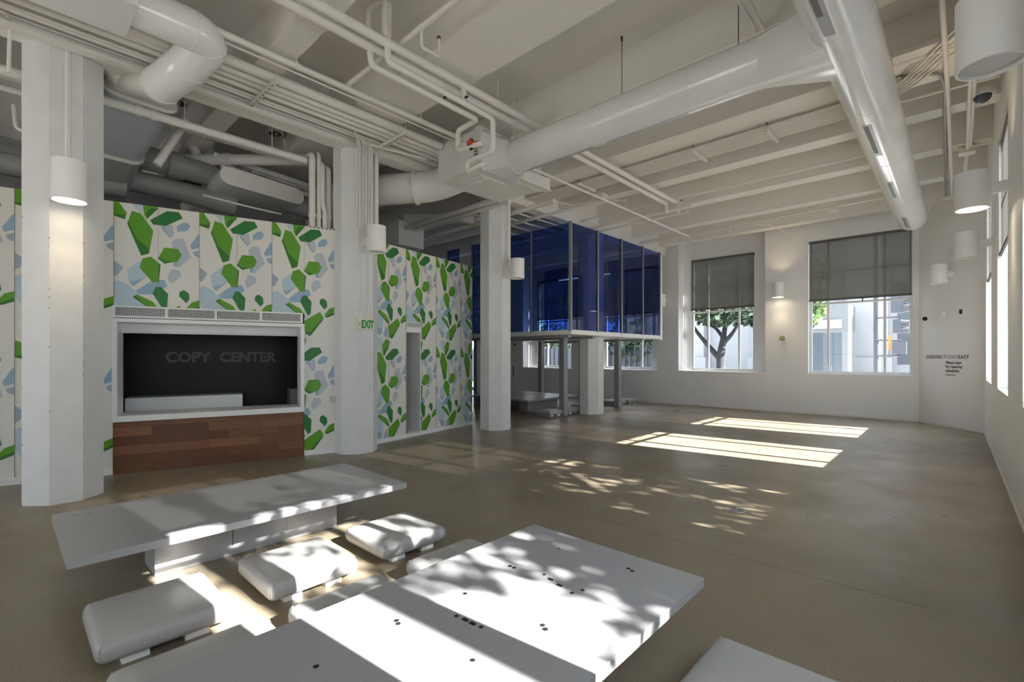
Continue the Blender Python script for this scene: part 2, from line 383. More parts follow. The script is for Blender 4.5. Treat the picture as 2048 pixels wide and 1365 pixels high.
def wall_frame(A, B):
    A = V((*A, 0)); d = (V((*B, 0))-A).normalized(); n = V((d.y, -d.x, 0))     # n faces the room
    m = Matrix(((d.x, n.x, 0, A.x), (d.y, n.y, 0, A.y), (0, 0, 1, 0), (0, 0, 0, 1))); return m
def mural(name, mtx, s0, s1, holes, bounds, th=.12, zb=.075):
    b = MB(mtx)
    xs = sorted({s0, s1, *[h[0] for h in holes], *[h[1] for h in holes]}); zs = sorted({zb, TOPZ, *[h[2] for h in holes], *[h[3] for h in holes]})
    rects = []
    for i in range(len(xs)-1):
        for j in range(len(zs)-1):
            a, z = (xs[i]+xs[i+1])/2, (zs[j]+zs[j+1])/2
            if any(h[0] < a < h[1] and h[2] < z < h[3] for h in holes): continue
            rects.append((xs[i], xs[i+1], zs[j], zs[j+1])); b.box((xs[i], -th, zs[j]), (xs[i+1], 0, zs[j+1]), 'mp')
    for t in range(len(bounds)-1):
        t0, t1 = bounds[t], bounds[t+1]
        for rep in (-1, 0, 1):
            for k, (c, ps) in enumerate(TILE):
                pp = [(t0+(t1-t0)*a, TOPZ-d_-rep*PERIOD) for a, d_ in ps]
                for r in rects:
                    q = clip(pp, *r)
                    if len(q) >= 3: b.poly([(x, .0008+.00012*k, z) for x, z in q], c)
        for sx, w in ((t0, .004), ((t0+t1)/2, .0022)):
            for r in rects:
                if r[0]-1e-4 <= sx <= r[1]+1e-4: b.box((sx-w/2, 0, r[2]), (sx+w/2, .0062, r[3]), 'mj')
    return struct(b.build(name))
W1 = wall_frame((-7.76, .962), (-7.141, 3.09)); W2 = wall_frame((-7.169, 4.328), (-7.722, 7.023))
mural('wall_left', W1, -4.0, 2.66, [(0, 2.225, -1, 2.14)], [-4.47, -3.57, -2.68, -1.785, -.888, .007, .912, 1.793, 2.66])
mural('wall_middle', W2, -.15, 2.76, [(.716, 1.11, -1, 2.125)], [-.14, .716, 1.55, 2.34, 3.13])
b = MB(W1)
for a, c in ((-4.0, 0), (2.225, 2.66)): b.box((a, -.12, 0), (c, .012, .075), 'white')
struct(b.build('baseboard_left'))
b = MB(W2)
for a, c in ((-.15, .716), (1.11, 2.76)): b.box((a, -.12, 0), (c, .012, .075), 'white')
struct(b.build('baseboard_middle'))
# back-of-house volume behind the partitions
b = MB(); b.box((-12.4, VB, 0), (-12.2, 6.3, ZC), 'grey'); struct(b.build('wall_service'))
b = MB(); b.box((-12.4, 7.3, 0), (-10.9, 7.5, ZC), 'grey'); struct(b.build('wall_service_side'))

# ------------------------------------------------------------------ copy-centre service window
sc_ = thing('service_window', 'wide white framed service window with wooden base and dark interior behind', 'service window', (-7.76, .962, 0))
INV = Matrix.Translation(V((-7.76, .962, 0))).inverted() @ W1
b = MB(INV); S0, S1 = .0, 2.222
for x0, x1, c0, c1 in ((S0, S0+.052, .74, 1.975), (S1-.052, S1, .74, 1.975), (S0+.052, S1-.052, 1.925, 1.975)): b.box((x0, -.34, c0), (x1, .07, c1), 'white')
b.build('surround', sc_, bevel=.003)
b = MB(INV); b.box((S0-.002, -.5, .665), (S1+.002, .072, .74), 'white'); b.build('counter_top', sc_, bevel=.003)
b = MB(INV); b.box((S0, -.2, 0), (S1-.005, .0, .665), 'dark')
b.add([(S0, .012, 0), (S1-.005, .012, 0), (S1-.005, .012, .665), (S0, .012, .665)], [(0, 1, 2, 3)], 'wood', [(0, 0), (2.2, 0), (2.2, .665), (0, .665)])
b.add([(S1-.005, .012, 0), (S1-.005, -.2, 0), (S1-.005, -.2, .665), (S1-.005, .012, .665)], [(0, 1, 2, 3)], 'wood', [(0, 0), (.2, 0), (.2, .665), (0, .665)])
b.add([(S0, .012, 0), (S0, .012, .665), (S0, -.2, .665), (S0, -.2, 0)], [(0, 1, 2, 3)], 'wood', [(0, 0), (0, .665), (.2, .665), (.2, 0)])
b.build('wooden_base', sc_)
b = MB(INV); b.box((S0+.05, -.34, 1.80), (S1-.05, -.24, 1.925), 'frame'); b.box((S0+.05, -.25, 1.825), (S1-.05, -.20, 1.845), 'white'); b.build('shutter_housing', sc_)
# dark room behind
b = MB(W1); x0, x1 = -.6, 2.62
b.box((x0, -1.75, 0), (x1, -1.65, 2.4), 'dark'); b.box((x0-.05, -1.7, 0), (x0, -.15, 2.4), 'dark'); b.box((x1, -1.7, 0), (x1+.05, -.15, 2.4), 'dark'); b.box((x0, -1.7, 2.3), (x1, -.13, 2.4), 'dark')
struct(b.build('wall_copy_room'))
b = MB(W1); b.box((.0, -1.25, 0), (1.44, -.8, .90), 'white'); tag(b.build('low_cabinet', bevel=.004), 'long white low cabinet standing inside the dark service window', 'cabinet')
b = MB(W1); b.box((2.15, -1.6, 0), (2.6, -1.15, .93), 'grey'); tag(b.build('low_cabinet', bevel=.004), 'grey cabinet end at right inside the dark service window', 'cabinet')
t = thing('wall_lettering', 'grey COPY CENTER lettering on the dark wall inside the service window', 'lettering', tuple(W1 @ V((.385, -1.644, 1.40))))
x = .385
for word in ('COPY', 'CENTER'):
    b = MB(); w_ = text_into(b, word, .228, 'dtext', Matrix.Translation(-V(t.location)) @ W1 @ Matrix(((1,0,0,x),(0,0,1,-1.644),(0,1,0,1.40),(0,0,0,1))), bold=.010, depth=.002)
    b.build('word', t); x += w_+.115
# grille above it
gt = thing('vent_grille', 'long white ventilation grille above the wide service window', 'vent', tuple(W1 @ V((0, 0, 1.98))))
INVg = Matrix.Translation(-(W1 @ V((0, 0, 1.98)))) @ W1
b = MB(INVg); z0, z1 = 1.985, 2.135
b.box((.0, -.06, z0), (2.2, .05, z0+.022), 'white'); b.box((.0, -.06, z1-.02), (2.2, .05, z1), 'white')
for k in range(5):
    x = .0+2.2*k/4; x = min(max(x, .014), 2.186); b.box((x-.014, -.058, z0+.022), (x+.014, .049, z1-.02), 'white')
b.build('grille_frame', gt)
b = MB(INVg); b.box((.01, -.06, z0+.01), (2.19, -.05, z1-.01), 'black')
for k in range(110):
    x = .02+2.16*k/109; b.box((x-.0022, .028, z0+.02), (x+.0022, .034, z1-.02), 'frame')
for k in range(7):
    z = z0+.03+(z1-z0-.06)*k/6; b.box((.02, .034, z-.0022), (2.18, .04, z+.0022), 'frame')
b.build('mesh', gt)

# recessed doorway in the middle partition
b = MB(W2)
b.box((.716, -.9, 0), (.736, 0, 2.0), 'grey'); b.box((1.09, -.62, .0), (1.11, 0, 2.0), 'frame'); b.box((.716, -.1, 1.93), (1.11, .012, 2.005), 'white')
b.box((.716, -.9, 0), (1.11, .012, .075), 'frame')
struct(b.build('trim_1'))
b = MB(W2); b.box((.736, -.66, .075), (1.09, -.62, 1.93), 'grey'); b.box((.76, -.625, .35), (.86, -.615, 1.9), 'black'); struct(b.build('door_2'))
vt = MB(W2); vt.box((.72, -.04, 2.005), (1.106, .010, 2.13), 'white'); vt.box((.74, .008, 2.03), (1.086, .012, 2.115), 'grey')
for k in range(22):
    x = .745+.335*k/21; vt.box((x-.002, .011, 2.03), (x+.002, .015, 2.115), 'frame')
tag(vt.build('vent_grille'), 'small vent grille above the narrow recessed doorway in the patterned wall', 'vent')

# ------------------------------------------------------------------ tables
def low_table(name, label, loc, rz=0, marks=(), seam=False, panel=True, group=None):
    t = thing(name, label, 'table', loc, rz, group)
    b = MB(); b.box((-.565, -1.115, .322), (.565, 1.10, .37), 'table')
    top = b.build('tabletop', t, bevel=.002)
    for x, y, r, kind in marks:
        g = MB()
        if kind == 'h': g.cyl((x, y, .3695), (x, y, .3706), r, 'black', 10)
        elif kind == 'r':
            g.cyl((x, y, .3695), (x, y, .3703), r*1.7, 'scuff', 16); g.cyl((x, y, .3695), (x, y, .3705), r*1.5, 'table', 16); g.cyl((x, y, .3695), (x, y, .3708), r*.8, 'black', 12)
        elif kind == 's': g.box((x-r, y-r*.6, .3695), (x+r, y+r*.6, .3704), 'black')
        else: g.cyl((x, y, .3695), (x, y, .3703), r, 'scuff', 9)
        g.build('scuff_mark' if kind == 'd' else 'cable_hole', top)
    if seam:
        g = MB(); g.box((-.0015, -1.115, .3697), (.0015, 1.10, .3704), 'scuff'); g.build('joint_line', top)
    b = MB(); b.box((-.16, -.65, 0), (.16, .65, .322), 'table'); b.build('base', t, bevel=.003)
    if panel:
        p = MB(); p.box((.158, -.17, .075), (.166, .22, .30), 'table')
        for y0, y1, z0, z1 in ((-.174,-.17,.071,.304), (.22,.224,.071,.304), (-.174,.224,.071,.075), (-.174,.224,.30,.304)): p.box((.158, y0, z0), (.1615, y1, z1), 'black')
        for y, z in ((-.15, .10), (.2, .10), (-.15, .28), (.2, .28)): p.cyl((.16, y, z), (.1675, y, z), .006, 'scuff', 8)
        p.build('access_panel', t)
    return t
m1 = [(-.42, -1.0, .022, 'd'), (-.40, -.93, .018, 'd'), (-.33, -.8, .012, 'd'), (-.1, -.95, .01, 'd')]
for y in (-.55, .1, .62):
    for dx, dy, r in ((-.08, .0, .009), (-.03, .02, .008), (.02, .03, .007), (-.12, -.05, .006), (.07, .02, .007), (.16, .06, .008)): m1.append((dx, y+dy, r, 'd'))
m1 += [(.25, .78, .016, 'd'), (.3, .15, .014, 'd')]
low_table('low_table', 'long low white table with scuffed top in front of the service window', (-4.13, 1.36, 0), 0, m1)
def mk(u, v, r, k): return (u+1.495, v-1.335, r, k)
m2 = [mk(-1.694, 2.223, .009, 'h'), mk(-1.744, 1.861, .012, 'h'), mk(-1.715, 1.861, .012, 'h'), mk(-1.547, 1.908, .013, 'r'), mk(-1.33, 1.85, .013, 'r'), mk(-1.49, 1.89, .017, 's'), mk(-1.42, 1.87, .017, 's'),
      mk(-1.263, 2.267, .011, 'h'), mk(-1.235, 2.255, .012, 'h'), mk(-1.309, 1.908, .011, 'h'), mk(-1.699, 1.5, .011, 'h'), mk(-1.262, 1.545, .012, 'h'), mk(-1.235, 1.53, .013, 'h'), mk(-1.579, 1.345, .013, 'r'), mk(-1.44, 1.36, .013, 'r'),
      mk(-1.53, 1.352, .017, 's'), mk(-1.485, 1.354, .017, 's'), mk(-1.74, 1.148, .012, 'h'), mk(-1.715, 1.14, .012, 'h'), mk(-1.307, 1.191, .011, 'h'), mk(-1.697, .78, .011, 'h'), mk(-1.585, .75, .013, 'r'), mk(-1.3, .8, .011, 'h')]
low_table('low_table', 'sunlit low white table with black cable holes in the foreground', (-1.495, 1.335, 0), 0, m2, seam=True)
low_table('low_table', 'shaded low grey table under the blue glass room, nearest the columns', (-8.485, 10.23, 0), 0, seam=True, panel=False)
low_table('low_table', 'shaded low table under the blue glass room, behind another table', (-9.75, 10.3, 0), 0, panel=False)

# ------------------------------------------------------------------ floor cushions
def cushion_bm():
    b = MB(); prof = [(.035, .043), (.012, .052), (.001, .072), (0, .098), (.004, .122), (.014, .142), (.034, .152), (.10, .156), (.18, .158)]
    rs = []
    for ins, z in prof:
        h = .287-ins; r = .04 if ins < .06 else .03; pts = []
        for qx, qy, a0 in ((1, 1, 0), (-1, 1, pi/2), (-1, -1, pi), (1, -1, 3*pi/2)):
            for k in range(5):
                a = a0+pi/2*k/4; pts.append(((h-r)*qx+r*cos(a), (h-r)*qy+r*sin(a)))
        # sides bow gently outward, corners stay tight
        out = []
        for x, y in pts: out.append((x, y, z))
        rs.append(out)
    b.rings(rs, 'vinyl')
    return b
def make_cushion(label, loc):
    t = thing('floor_cushion', label, 'seat', loc, 0, 'white cushion seats around the low tables')
    c = cushion_bm().build('cushion', t, smooth=60)
    for sx in (-1, 1):
        for sy in (-1, 1):
            b = MB(); b.tube([(sx*.262, sy*.262, .052), (sx*.2745, sy*.2745, .075), (sx*.2765, sy*.2765, .098), (sx*.272, sy*.272, .125), (sx*.260, sy*.260, .146)], .0035, 'vinyl', 6); b.build('seam', c)
    for y in (-.13, .13):
        f = MB(); f.box((-.235, y-.055, 0), (.235, y+.055, .05), 'white'); f.build('foot', t)
    return t
cu0 = make_cushion('white cushion seat nearest the camera between the two tables', (-3.19, .585, 0))
CG = 'white cushion seats around the low tables'
for loc, lab in (((-3.21, 1.355, 0), 'white cushion seat in the middle of the row beside the scuffed table base'), ((-3.22, 2.12, 0), 'white cushion seat at the far end of the row beside the scuffed table'),
                 ((-2.37, .585, 0), 'white cushion seat mostly hidden under the sunlit table, nearest the camera'), ((-2.355, 1.335, 0), 'white cushion seat half hidden under the middle of the sunlit table'), ((-2.37, 2.10, 0), 'white cushion seat half hidden under the far end of the sunlit table'),
                 ((-.56, 2.10, 0), 'grey shaded cushion seat alone on the right of the sunlit table')):
    dup(cu0, loc, None, lab, CG)
for loc, lab in (((-7.45, 9.35, 0), 'dim cushion seat under the glass room, left of the front post'), ((-7.45, 10.1, 0), 'dim cushion seat under the glass room just behind the front post'), ((-7.45, 10.95, 0), 'dim cushion seat under the glass room behind the wide column'),
                 ((-7.6, 12.7, 0), 'dim cushion seat beside the rear right post under the glass room'), ((-7.6, 13.45, 0), 'dim cushion seat closest to the far wall under the glass room')):
    dup(cu0, loc, None, lab, 'cushion seats under the blue glass room')

# ------------------------------------------------------------------ sconces
def make_sconce(label, loc, rz, lit=True, r=.14, h=.385, arm=.17):
    """axis at the origin, wall side toward local -x"""
    t = thing('wall_lamp', label, 'lamp', loc, rz, 'white cylinder wall lamps')
    b = MB(); n = 36; rs = []
    for rad, z in ((r-.012, -h/2+.03), (r-.012, -h/2), (r, -h/2), (r, h/2), (r-.012, h/2), (r-.012, h/2-.03)):
        rs.append([(rad*cos(2*pi*i/n), rad*sin(2*pi*i/n), z) for i in range(n)])
    b.rings(rs, 'white', cap=False); b.build('lamp_shade', t, smooth=40)
    d = MB(); d.cyl((0, 0, -h/2+.018), (0, 0, -h/2+.028), r-.012, 'lampon' if lit else 'lampoff', 36)
    d.build('lower_lens', t)
    d = MB(); d.cyl((0, 0, h/2-.028), (0, 0, h/2-.018), r-.012, 'lampoff', 36); d.build('upper_lens', t)
    a = MB(); a.box((-r-arm, -.032, -.055), (-r+.01, .032, .055), 'white'); a.box((-r-arm-.012, -.06, -.075), (-r-arm+.012, .06, .075), 'white'); a.build('bracket', t, bevel=.003)
    return t
AX = .30
make_sconce('lit white cylinder lamp on the nearest column at left', (-6.615+AX, .455, 3.20), 0, True, arm=.15)
make_sconce('unlit white cylinder lamp on the column above the EXIT sign', (-6.615+AX, 3.82, 3.24), 0, False, arm=.15)
make_sconce('unlit white cylinder lamp on the column before the blue glass room', (-6.615+AX, 6.95, 3.22), 0, False, arm=.15)
make_sconce('huge near unlit cylinder lamp at the top right corner', (UW-AX, 3.65, 3.26), pi, False, arm=.15)
make_sconce('lit cylinder lamp on the right wall between near and far lamps', (UW-AX, 7.0, 3.24), pi, True, arm=.15)
make_sconce('unlit cylinder lamp on the right wall beyond the lit one', (UW-AX, 10.1, 3.2), pi, False, arm=.15)
make_sconce('unlit cylinder lamp on the angled corner wall above the small cameras', (.02-.24, 13.45-.15, 3.2), pi+radians(35.6)-0.0, False, arm=.15)
make_sconce('lit cylinder lamp on the far wall between the two shaded windows', (-3.36, VF-AX, 3.22), pi/2*3, True, arm=.15)
D.objects['wall_lamp.007'].rotation_euler = (0, 0, -pi/2)
make_sconce('white cylinder lamp on the far wall at the edge of the glass room', (-6.62, VF-AX, 3.2), -pi/2, False, arm=.15)
def spot(loc, rot, e, size=95, blend=.9, col=(1, .80, .52), r=.05):
    l = D.lights.new('lamp_light', 'SPOT'); l.energy = e; l.color = col; l.spot_size = radians(size); l.spot_blend = blend; l.shadow_soft_size = r
    o = D.objects.new('lamp_light', l); COL.objects.link(o); o.location = loc; o.rotation_euler = rot
for (x, y, z), up in (((-6.315, .455, 3.2), 0), ((UW-AX, 7.0, 3.24), 1), ((-3.36, VF-AX, 3.22), 1)):
    spot((x, y, z-.2), (0, 0, 0), 9)
    if up: spot((x, y, z+.2), (pi, 0, 0), 7)

# ------------------------------------------------------------------ exit sign and little wall things
t = thing('exit_sign', 'green EXIT sign with arrow on the white column', 'sign', (-6.615, 3.80, 1.985))
b = MB(); b.box((0, -.14, -.088), (.045, .14, .088), 'signw'); b.build('sign_body', t, bevel=.004)
b = MB()
text_into(b, 'EXIT', .165, 'green', Matrix(((0,0,1,.0455),(.62,0,0,-.083),(0,1,0,-.06),(0,0,0,1))), bold=.007)
for s_ in (1, -1): b.add([(.0465, -.108, s_*.032), (.0465, -.098, s_*.032), (.0465, -.117, 0), (.0465, -.128, 0)], [(0,1,2,3) if s_ < 0 else (3,2,1,0)], 'green')
b.build('lettering', t)
b = MB()
for y0 in (-.055, .055): b.tube(fillet([(.012, 3.81+y0, 3.05), (.012, 3.81+y0, 2.25), (.012, 3.81+y0*.3, 2.075)], .05), .007, 'white', 8)
for k in range(len(b.v)): b.v[k] = b.v[k]+V((-6.615, 0, 0))
tag(b.build('conduit', smooth=40), 'pair of thin white conduits dropping to the EXIT sign', 'conduit')
# latch between mural and column
b = MB(W1); b.box((2.60, .0, .80), (2.655, .02, .87), 'steel'); b.box((2.62, .012, .825), (2.78, .03, .845), 'steel'); b.box((2.61, .02, .80), (2.625, .045, .87), 'steel')
tag(b.build('door_latch'), 'small steel latch at the edge of the patterned wall beside the column', 'latch')

b = MB(); b.cyl((-3.317, VF-.05, 1.965), (-3.317, VF, 1.965), .07, 'bell', 24); b.cyl((-3.317, VF-.075, 1.965), (-3.317, VF-.05, 1.965), .045, 'dirt', 20); b.sphere((-3.317, VF-.075, 1.965), .028, 'bell')
tag(b.build('fire_bell', smooth=40), 'round cream fire bell on the far wall below the lit lamp', 'bell')
CD = V((.445+.57, 12.883-VF, 0)).normalized(); CN = V((CD.y, -CD.x, 0))
if CN.y > 0: CN = -CN
def corner(s, n, z): return V((-.57, VF, 0)) + CD*s + CN*n + V((0, 0, z))
CM = Matrix(((CD.x, CN.x, 0, -.57), (CD.y, CN.y, 0, VF), (0, 0, 1, 0), (0, 0, 0, 1)))
t = thing('security_camera', 'white bullet camera with black lens on the angled corner wall', 'camera', tuple(corner(.30, 0, 2.33)))
b = MB(); o0 = corner(.30, 0, 2.33); f_ = lambda s, n, z: corner(.30+s, n, 2.33+z)-o0
b.cyl(f_(0, 0, 0), f_(0, .05, 0), .035, 'white'); b.cyl(f_(.0, .05, 0), f_(.06, .14, -.02), .05, 'white'); b.build('camera_body', t, smooth=40)
b = MB(); b.cyl(f_(.058, .138, -.02), f_(.068, .152, -.022), .044, 'black'); b.build('lens', t)
b = MB(CM); b.box((.66, 0, 2.33), (.72, .05, 2.44), 'white'); tag(b.build('motion_sensor', bevel=.006), 'small white sensor box on the angled wall between camera and bracket', 'sensor')
b = MB(CM); b.box((1.06, 0, 2.34), (1.16, .01, 2.44), 'white'); b.box((1.085, .005, 2.35), (1.135, .03, 2.44), 'black'); tag(b.build('wall_bracket'), 'small black bracket on the angled wall nearest the right wall', 'bracket')
b = MB()
x = .21
for s_, bold in (('DESIGN', .0018), ('STUDIO', -.001), ('EAST', .0018)):
    w = text_into(b, s_, .104, 'black', CM @ Matrix(((1,0,0,x),(0,0,1,.001),(0,1,0,1.44),(0,0,0,1))), bold=bold, space=1.12); x += w + .022
tag(b.build('wall_lettering'), 'black DESIGNSTUDIOEAST lettering on the angled corner wall', 'lettering')
t = thing('wall_lettering', 'small black tutoring notice lettering under the studio name', 'lettering', tuple(corner(.72, 0, 1.33)))
for k, (s_, z_, sz_, bo_) in enumerate((('Please scan', 1.33, .085, .0015), ('for tutoring', 1.245, .085, .0015), ('schedules', 1.16, .085, .0015), ('tutoringschedules', 1.09, .034, .0004))):
    b = MB(); text_into(b, s_, sz_, 'black', Matrix.Translation(-V(t.location)) @ CM @ Matrix(((1,0,0,.72),(0,0,1,.001),(0,1,0,z_),(0,0,0,1))), bold=bo_); b.build('line_of_text', t)
b = MB(); b.box((UW-.01, 11.0, .38), (UW, 11.08, .50), 'white'); b.box((UW-.012, 11.025, .41), (UW-.009, 11.055, .47), 'scuff'); tag(b.build('wall_outlet'), 'white wall outlet low on the right wall under a window', 'outlet')
b = MB(); b.box((-13.13, VF-.015, .58), (-12.86, VF, 1.18), 'white'); b.box((-13.08, VF-.02, .64), (-13.02, VF-.012, 1.10), 'dgrey'); tag(b.build('wall_panel'), 'white recessed wall panel with dark slot on far wall under the glass room', 'panel')
b = MB(); b.cyl((-12.95, VF-.05, 1.95), (-12.95, VF, 1.95), .07, 'bell', 20); b.cyl((-12.95, VF-.08, 1.95), (-12.95, VF-.05, 1.95), .035, 'dirt', 16); tag(b.build('fire_bell', smooth=40), 'small round alarm bell on the far wall under the glass room', 'bell')
for (x, y), lab in (((-4.58, 4.92), 'round floor outlet nearest the patterned wall'), ((-1.56, 4.87), 'round floor outlet in the dappled sunlight'), ((-1.567, 8.33), 'round floor outlet inside the nearer sun patch'),
                    ((-1.567, 11.96), 'round floor outlet inside the farther sun patch'), ((-4.56, 8.4), 'round floor outlet at the left tip of the nearer sun patch'), ((-4.55, 11.98), 'round floor outlet at the left tip of the farther sun patch')):
    t = thing('floor_outlet', lab, 'floor outlet', (x, y, 0), 0, 'round floor outlets')
    b = MB(); b.cyl((0, 0, 0), (0, 0, .004), .10, 'galv', 28, .096); b.build('cover_plate', t)
    b = MB()
    for a in range(3): b.cyl((.045*cos(a*2.1), .045*sin(a*2.1), .003), (.045*cos(a*2.1), .045*sin(a*2.1), .0075), .018, 'dgrey', 12)
    b.build('flap', t)

# ------------------------------------------------------------------ roller shades
def shade(label, place, a0, a1, zb, zt, d, group, cord=True):
    t = thing('roller_shade', label, 'shade', place((a0+a1)/2, d, zb), 0, group); o = V(t.location)
    P = lambda a, dd, z: V(place(a, dd, z))-o
    b = MB(); p, q = P(a0+.01, d, zb), P(a1-.01, d, zt); 
    b.poly([P(a0+.01, d, zb), P(a1-.01, d, zb), P(a1-.01, d, zt), P(a0+.01, d, zt)], 'shade'); b.build('fabric', t)
    b = MB(); b.box(P(a0, d-.012, zb-.03), P(a1, d+.012, zb+.015), 'hem'); b.build('hem_bar', t)
    b = MB(); b.cyl(P(a0+.01, d+.03, zt-.03), P(a1-.01, d+.03, zt-.03), .03, 'hem', 14); b.build('roller', t)
    if cord:
        c = (a0+a1)/2+.1; b = MB(); b.tube([P(c, d-.014, zb+.01), P(c, d-.02, zb-.05), P(c, d-.015, zb-.10)], .012, 'black', 8); b.build('pull_tab', t)
shade('taupe roller shade half down over the wider far window at right', farp, far_w[0][0]+.01, far_w[0][1]-.01, 2.92, 4.43, .06, 'roller shades on the far wall')
shade('taupe roller shade half down over the far window showing the tree', bayp, far_w[1][0], far_w[1][1], 2.92, 4.44, -.03, 'roller shades on the far wall')
shade('roller shade on the far window seen through the blue glass', bayp, far_w[2][0], far_w[2][1], 2.92, 4.44, -.03, 'roller shades on the far wall', False)
shade('roller shade on the far window behind the blue glass room', bayp, far_w[3][0], far_w[3][1], 2.92, 4.44, -.03, 'roller shades on the far wall', False)
for k, (a, c) in enumerate(rw):
    shade(('half lowered roller shade in the right wall window next to the angled corner', 'half lowered roller shade in the right wall window beyond the lit lamp', 'half lowered roller shade in the right wall window beside the dappled floor', 'half lowered roller shade in the right wall window beside the sunlit table', 'half lowered roller shade in the right wall window just behind the camera', 'half lowered roller shade in the right wall window by the back wall')[k], rightp, a, c, 2.90, 4.43, .03, 'roller shades on the right wall', False)

# ------------------------------------------------------------------ blue glass room on posts
GU, GV0, GV1, GU2, GZ0, GZ1 = -6.2, 8.6, 12.95, -10.5, 2.08, 4.46
t = thing('glass_room', 'raised room of blue tinted glass panels on a white platform', 'glass room', (GU, GV0, 0))
O = V((GU, GV0, 0))
def gb(*boxes):
    b = MB(Matrix.Translation(-O))
    for a, c, m in boxes: b.box(a, c, m)
    return b
gb(((GU2, GV0, GZ0-.1), (GU, GV1, GZ0), 'white'), ((GU2+.3, GV0+.3, GZ0-.16), (GU-.3, GV0+.42, GZ0-.1), 'post'), ((GU2+.3, GV0+1.3, GZ0-.16), (GU-.3, GV0+1.42, GZ0-.1), 'post'), ((GU2+.3, GV1-.5, GZ0-.16), (GU-.3, GV1-.38, GZ0-.1), 'post')).build('platform', t)
vs = [8.6, 9.68, 10.79, 11.92, 12.95]; us = [-6.2, -7.36, -8.46, -9.46, -10.5]
for i in range(4):
    gb(((GU-.012, vs[i]+.02, GZ0), (GU, vs[i+1]-.02, GZ1), 'blue')).build('glass_panel', t)
    if i < 3 : gb(((us[i+1]+.02, GV0, GZ0), (us[i]-.02, GV0+.012, GZ1), 'blue')).build('glass_panel', t)
    gb(((us[i+1]+.02, GV1-.012, GZ0), (us[i]-.02, GV1, GZ1), 'blue')).build('glass_panel', t)
gb(((-10.5, GV0, GZ0), (-9.98, GV0+.012, GZ1), 'blue')).build('glass_panel', t)
for v in vs: gb(((GU-.055, v-.022, GZ0-.03), (GU+.012, v+.022, GZ1+.03), 'mull')).build('mullion', t)
for u in us[1:]: gb(((u-.022, GV0-.012, GZ0-.03), (u+.022, GV0+.055, GZ1+.03), 'mull')).build('mullion', t)
for (u, v) in ((-7.2, 9.65), (-7.2, 12.3), (-10.38, 9.65), (-10.1, 12.3)): gb(((u-.075, v-.08, 0), (u+.075, v+.08, GZ0-.1), 'post')).build('post', t)
gb(((GU-.1, GV1+.02, GZ0-.12), (GU+.0, GV1+.14, GZ1-.05), 'white')).build('end_plate', t)
gb(((-9.9, 13.0, GZ1-.4), (-7.9, 13.05, GZ1-.36), 'neon')).build('tube_light', t)

# ------------------------------------------------------------------ ducts
def band(b, p, ax, r, m, w=.03):
    p = V(p); ax = V(ax).normalized(); b.cyl(p-ax*w/2, p+ax*w/2, r, m, 40)
DZ, DV, DR = 4.39, 5.1, .236
t = thing('round_duct', 'big round white duct crossing the room from the air handler', 'duct', (-4.65, DV, DZ)); O = V(t.location)
b = MB(Matrix.Translation(-O)); b.tube([(-4.65, DV, DZ), (-1.32, DV, DZ)], DR, 'duct', 44)
for u in (-4.62, -2.05, -1.36): band(b, (u, DV, DZ), (1, 0, 0), DR+.004, 'duct', .02 if u != -1.36 else .09)
b.build('duct_body', t, smooth=35)
sl = MB(Matrix.Translation(-O))
for u0, u1 in ((-4.45, -3.35), (-3.15, -2.12)):
    a = radians(-62)
    # slot follows the underside facing the camera
    for aa, m, rr in ((radians(279), 'dgrey', DR+.003),):
        n_ = V((0, cos(aa), sin(aa))); tt = V((0, -sin(aa), cos(aa))); c0 = V((u0, DV, DZ))+n_*rr; c1 = V((u1, DV, DZ))+n_*rr
        sl.add([c0-tt*.025, c1-tt*.025, c1+tt*.025, c0+tt*.025, c0-tt*.025-n_*.02, c1-tt*.025-n_*.02, c1+tt*.025-n_*.02, c0+tt*.025-n_*.02], [(0,1,2,3), (0,4,5,1), (1,5,6,2), (2,6,7,3), (3,7,4,0)], 'gduct')
sl.build('slot_diffuser', t)
# long duct down the right side
A0, A1 = V((-.735, -1.0, 4.35)), V((-.63, 12.9, 4.35)); R_ = .24
def onA(v): return A0 + (A1-A0)*((v-A0.y)/(A1.y-A0.y))
t = thing('round_duct', 'glossy round white duct running down the right side to the far wall', 'duct', tuple(onA(5.1))); O = V(t.location)
b = MB(Matrix.Translation(-O)); b.tube([onA(-1), onA(12.9)], R_, 'duct', 44)
for v in (2.0, 4.7, 6.4, 8.3, 10.6): band(b, onA(v), A1-A0, R_+.003, 'duct', .018)
b.build('duct_body', t, smooth=35)
